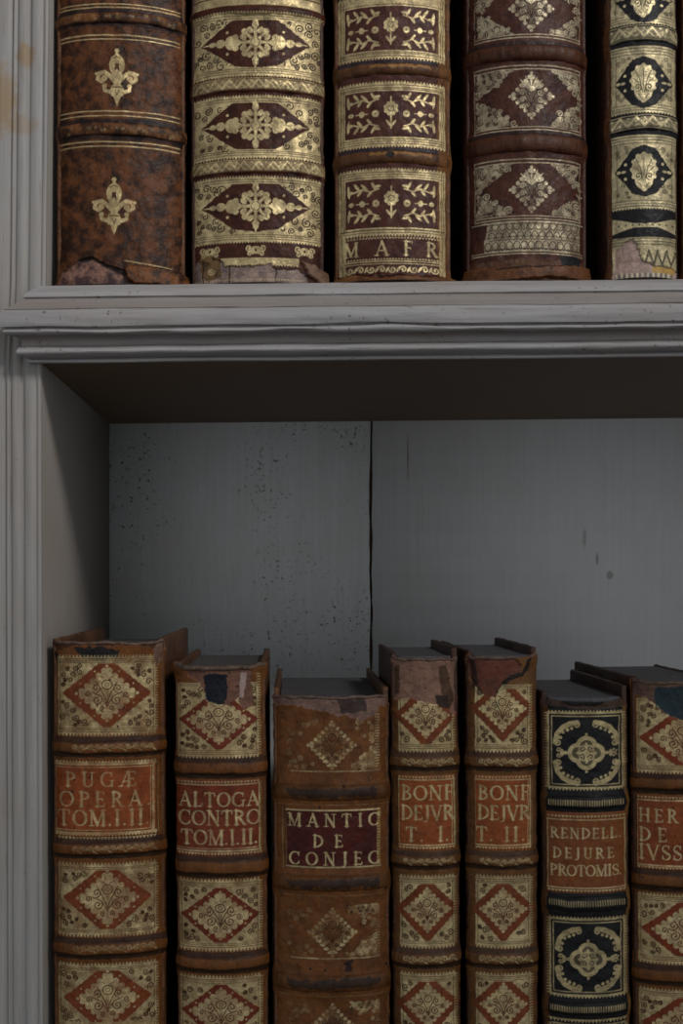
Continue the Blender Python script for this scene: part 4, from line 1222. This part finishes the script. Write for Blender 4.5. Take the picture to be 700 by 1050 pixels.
b.build(leather('calf_first_volume', 24, .4, 130, (.3, .25, .28), (.64, .51, .265), fade=.22), brd_dark, paper_pale, hb_mat, label=(408.5, 794.5, 467, 871.5), board_drop=(-2, -7), sq=1.5)
b = vol('slim brown book with orange title label whose last line reads T. II.', 479, 551, 514.5, -.2, 'T. II.', 2, 671,
    [([(478, 672), (512, 671), (528, 674), (536, 682), (532, 692), (520, 694), (514, 704), (507, 716), (496, 713), (486, 704), (480, 692)], T('4c2a1f'), 95)], .13, 727)
c = b.c
c.poly([(481, 674), (486, 674), (490, 704), (496, 713), (492, 714), (484, 704)], rgb=L('241310'), rough=1)
c.poly([(507, 716), (514, 702), (522, 693), (535, 690), (541, 677), (546, 674), (543, 686), (536, 694), (524, 697), (516, 706), (511, 730), (509, 730)], rgb=L('170d0b'), rough=1)
b.rag_h = [(-1, -2), (-.85, 0), (-.7, 2.5), (.6, 2.5), (.8, 0), (1, -3)]
b.build(leather('calf_second_volume', 25, .4, 130, (.3, .25, .28), (.64, .51, .265), fade=.22), brd_dark, paper_pale, hb_mat, label=(487, 794.5, 544.5, 871.5), board_drop=(-3, -7), sq=1.5)

# ---- lower 6: black panels with medallions
b = Book('book', 'book with black spine panels, gold medallions and brown label reading DE JURE', GLW, 556.5, 645, 715, 1300, .007, .010, -.5, 880, L('100f15'), .135)
c = b.c; b.band_h = .0028
b.bands = [(816, 830), (919, 935), (1028, 1042)]; hidden_bands(b, (1028, 1042), 105, 2, False)
b.flare = 1.5
c.rect(548, 700, 562, 1064, rgb=L('432a1c'), rough=1.5); c.rect(640, 700, 656, 1064, rgb=L('5a3d25'), rough=1.2)
x0, x1 = 562, 640
for (y0, y1, cy) in ((730, 809, 772), (942, 1022, 984)):
    cx = 602
    c.serr(y0 + 1, x0, x1, 2.6, 3.4, 1, True); c.serr(y1 - 1, x0, x1, 2.6, 3.4)
    c.vserr(x0 - 2, y0, y1, 3, 3, .8); c.vserr(x1 - 1, y0, y1, 3, 3, .8)
    c.frame(x0 + 1, y0 + 1, x1 - 1, y1 - 1, 2.2); c.frame(x0 + 4.4, y0 + 4.4, x1 - 4.4, y1 - 4.4, 1.0)
    for q in (-1, 1):
        for d in (-1, 1): cscroll(c, cx + q * 33, cy + d * 34, -q, -d, 1.12)
    medallion(c, cx, cy, 17.5)
for y0, y1 in b.bands[:3]:
    for i in range(32): c.line(565 + i * 2.3, y0 + 4.5, 565 + i * 2.3, y0 + 9.5, 1.2, .75)
c.rect(560, 833, 641, 916, rgb=L('5f321d')); c.rect(556, 832, 644, 916, -1)
c.serr(836, x0, x1, 2.4, 3.4, 1); c.line(x0, 840.5, x1, 840.5, 1.4); c.line(x0, 910.5, x1, 910.5, 1.5); c.serr(912.5, x0, x1, 2.6, 3.4); c.line(x0 + .4, 840, x0 + .4, 911, 1.4, .7); c.line(x1 - .5, 840, x1 - .5, 911, 1.6, .8)
text(c, 'RENDELL.', 565, 636, 849, 859.5, 1, 1.1); text(c, 'DEJURE', 567, 629, 869.5, 880, 1, 1.1); text(c, 'PROTOMIS.', 564.5, 636, 887, 898, 1, 1.1)
c.serr(1046, x0, x1, 2.6, 3.4, 1, False); c.line(x0, 1046, x1, 1046, 1.4); c.rect(x0, 1050, x1, 1062, .7)
c.rub(66, .5, 12)
c.torn([(556, 712), (566, 714), (584, 722), (612, 724), (626, 718), (648, 712), (648, 724), (630, 727), (600, 728), (570, 724), (556, 724)], T('33261f'), 1.5, 101)
b.rag_h = [(-1, 0), (-.5, 3), (.3, 4), (.8, 1), (1, -1)]
b.build(leather('black_calf', 26, .3, 120, (.5, .5, .6), (.64, .51, .265), fade=.2), brd_dark, paper_pale, None, label=(560, 833, 641.5, 915.5), sq=1, board_drop=(-5, -11))

# ---- lower 7: cut by the frame
b = Book('book', 'brown book with a dark teal patch at its head, rightmost on the lower shelf', GLW, 649.5, 754, 696, 1300, .006, .011, -.5, 880, L('54301a'), .15)
c = b.c; b.band_h = .0028
b.bands = [(797, 812), (896, 912), (993, 1009)]; hidden_bands(b, (993, 1009), 98, 2, False)
b.flare = 2.0
x0, x1 = 654, 748; red = L('5e2616')
band_dye_shade(c, 644, 760, b.bands[:3], PURP, DKB)
for (y0, y1, cy) in ((716, 789, 757), (921, 985, 954), (1019, 1080, 1051)):
    lozenge_panel(c, x0, y0, x1, y1, 701.5, cy, 46, 34, 33, 24, red, int(cy), dots=False)
tooth_rules(c, x0, x1, [919, 1017], [791, 987])
for a, d in ((716, 790), (919, 987), (1017, 1062)): c.vserr(654, a, d, 3, 2.8, .7)
c.rect(653, 816, 750, 892, rgb=L('66301b')); c.rect(652, 814, 752, 893, -1)
c.serr(817, 654, 748, 2.4, 3.4, 1); c.line(654, 821, 748, 821, 1.5); c.line(654, 888, 748, 888, 1.5); c.serr(889.5, 654, 748, 2.4, 3.4); c.line(654.6, 821, 654.6, 888, 1.2, .7); c.line(747, 821, 747, 888, 1.4)
text(c, 'HER', 655.5, 695, 830, 843.5, 1); text(c, 'DE I', 656, 707, 849.5, 863.5, 1); text(c, 'IVSS', 655.5, 699, 867, 882, 1)
c.rub(67, .55, 12)
c.torn([(646, 694), (758, 694), (756, 738), (740, 742), (720, 738), (700, 738), (682, 732), (672, 722), (660, 716), (650, 712)], T('4a372f'), 2, 111)
c.poly([(671, 705), (735, 704), (735, 738), (700, 738), (686, 733), (673, 724)], rgb=T('1a262c'), rough=1.5)
c.line(679, 706, 680, 726, 1, .0001)
b.rag_h = [(-1, -1), (-.8, 0), (-.65, 3), (.6, 3), (1, 0)]
b.build(leather('calf_teal', 27, .45, 120, (.3, .25, .28), (.64, .51, .265), fade=.22), brd_dark, paper_pale, hb_mat, label=(653, 815, 749, 892.5), board_drop=(-1, 4))

# ------------------------------------------------------------------ light: one tall window up to the right of the reader
def aim(o, target):
    o.rotation_euler = (Vector(target) - o.location).to_track_quat('-Z', 'Y').to_euler()
ld = bpy.data.lights.new('window_daylight', 'AREA'); ld.shape = 'RECTANGLE'; ld.size = .34; ld.size_y = .5
ld.energy = 1.9; ld.color = (1.0, .97, .94); ld.spread = math.radians(42)
lo = bpy.data.objects.new('window_daylight', ld); COL.objects.link(lo)
lo.location = (1.15, -1.50, 1.45); aim(lo, (.02, 0, .55))

w = bpy.data.worlds.new('dim_room'); scene.world = w; w.use_nodes = True
nt = w.node_tree; bg = nt.nodes['Background']; bg.inputs[1].default_value = .62
tc = nt.nodes.new('ShaderNodeTexCoord'); sx = nt.nodes.new('ShaderNodeSeparateXYZ'); nt.links.new(tc.outputs['Generated'], sx.inputs[0])
# the room: bright eye-level band added to light back boards, dimmer ceiling, dark floorboards
cr = nt.nodes.new('ShaderNodeValToRGB'); nt.links.new(ramp(nt, sx.outputs[2], -1, 1), cr.inputs[0])
e = cr.color_ramp.elements
e[0].position = .30; e[0].color = (.05, .043, .036, 1)
e[1].position = .44; e[1].color = (.85, .89, .93, 1)
for ps, cl in ((.57, (.93, .97, 1.0)), (.70, (.30, .32, .34)), (1.0, (.26, .27, .28))):
    q = e.new(ps); q.color = (*cl, 1)
nt.links.new(cr.outputs[0], bg.inputs[0])

# ------------------------------------------------------------------ camera
cd = bpy.data.cameras.new('camera'); cam = bpy.data.objects.new('camera', cd); COL.objects.link(cam)
cam.location = (0, -DIST, 0); cam.rotation_euler = (math.pi / 2, 0, 0)
cd.sensor_width = 36; cd.sensor_fit = 'AUTO'
cd.lens = 36 * DIST / (1050 * PXM)
cd.shift_x = (350 - VX) / 1050; cd.shift_y = (VY - 525) / 1050
cd.clip_start = .01
scene.camera = cam
scene.view_settings.view_transform = 'Standard'
scene.view_settings.look = 'None'
scene.view_settings.exposure = 0
scene.view_settings.gamma = 1
scene.view_settings.use_curve_mapping = False
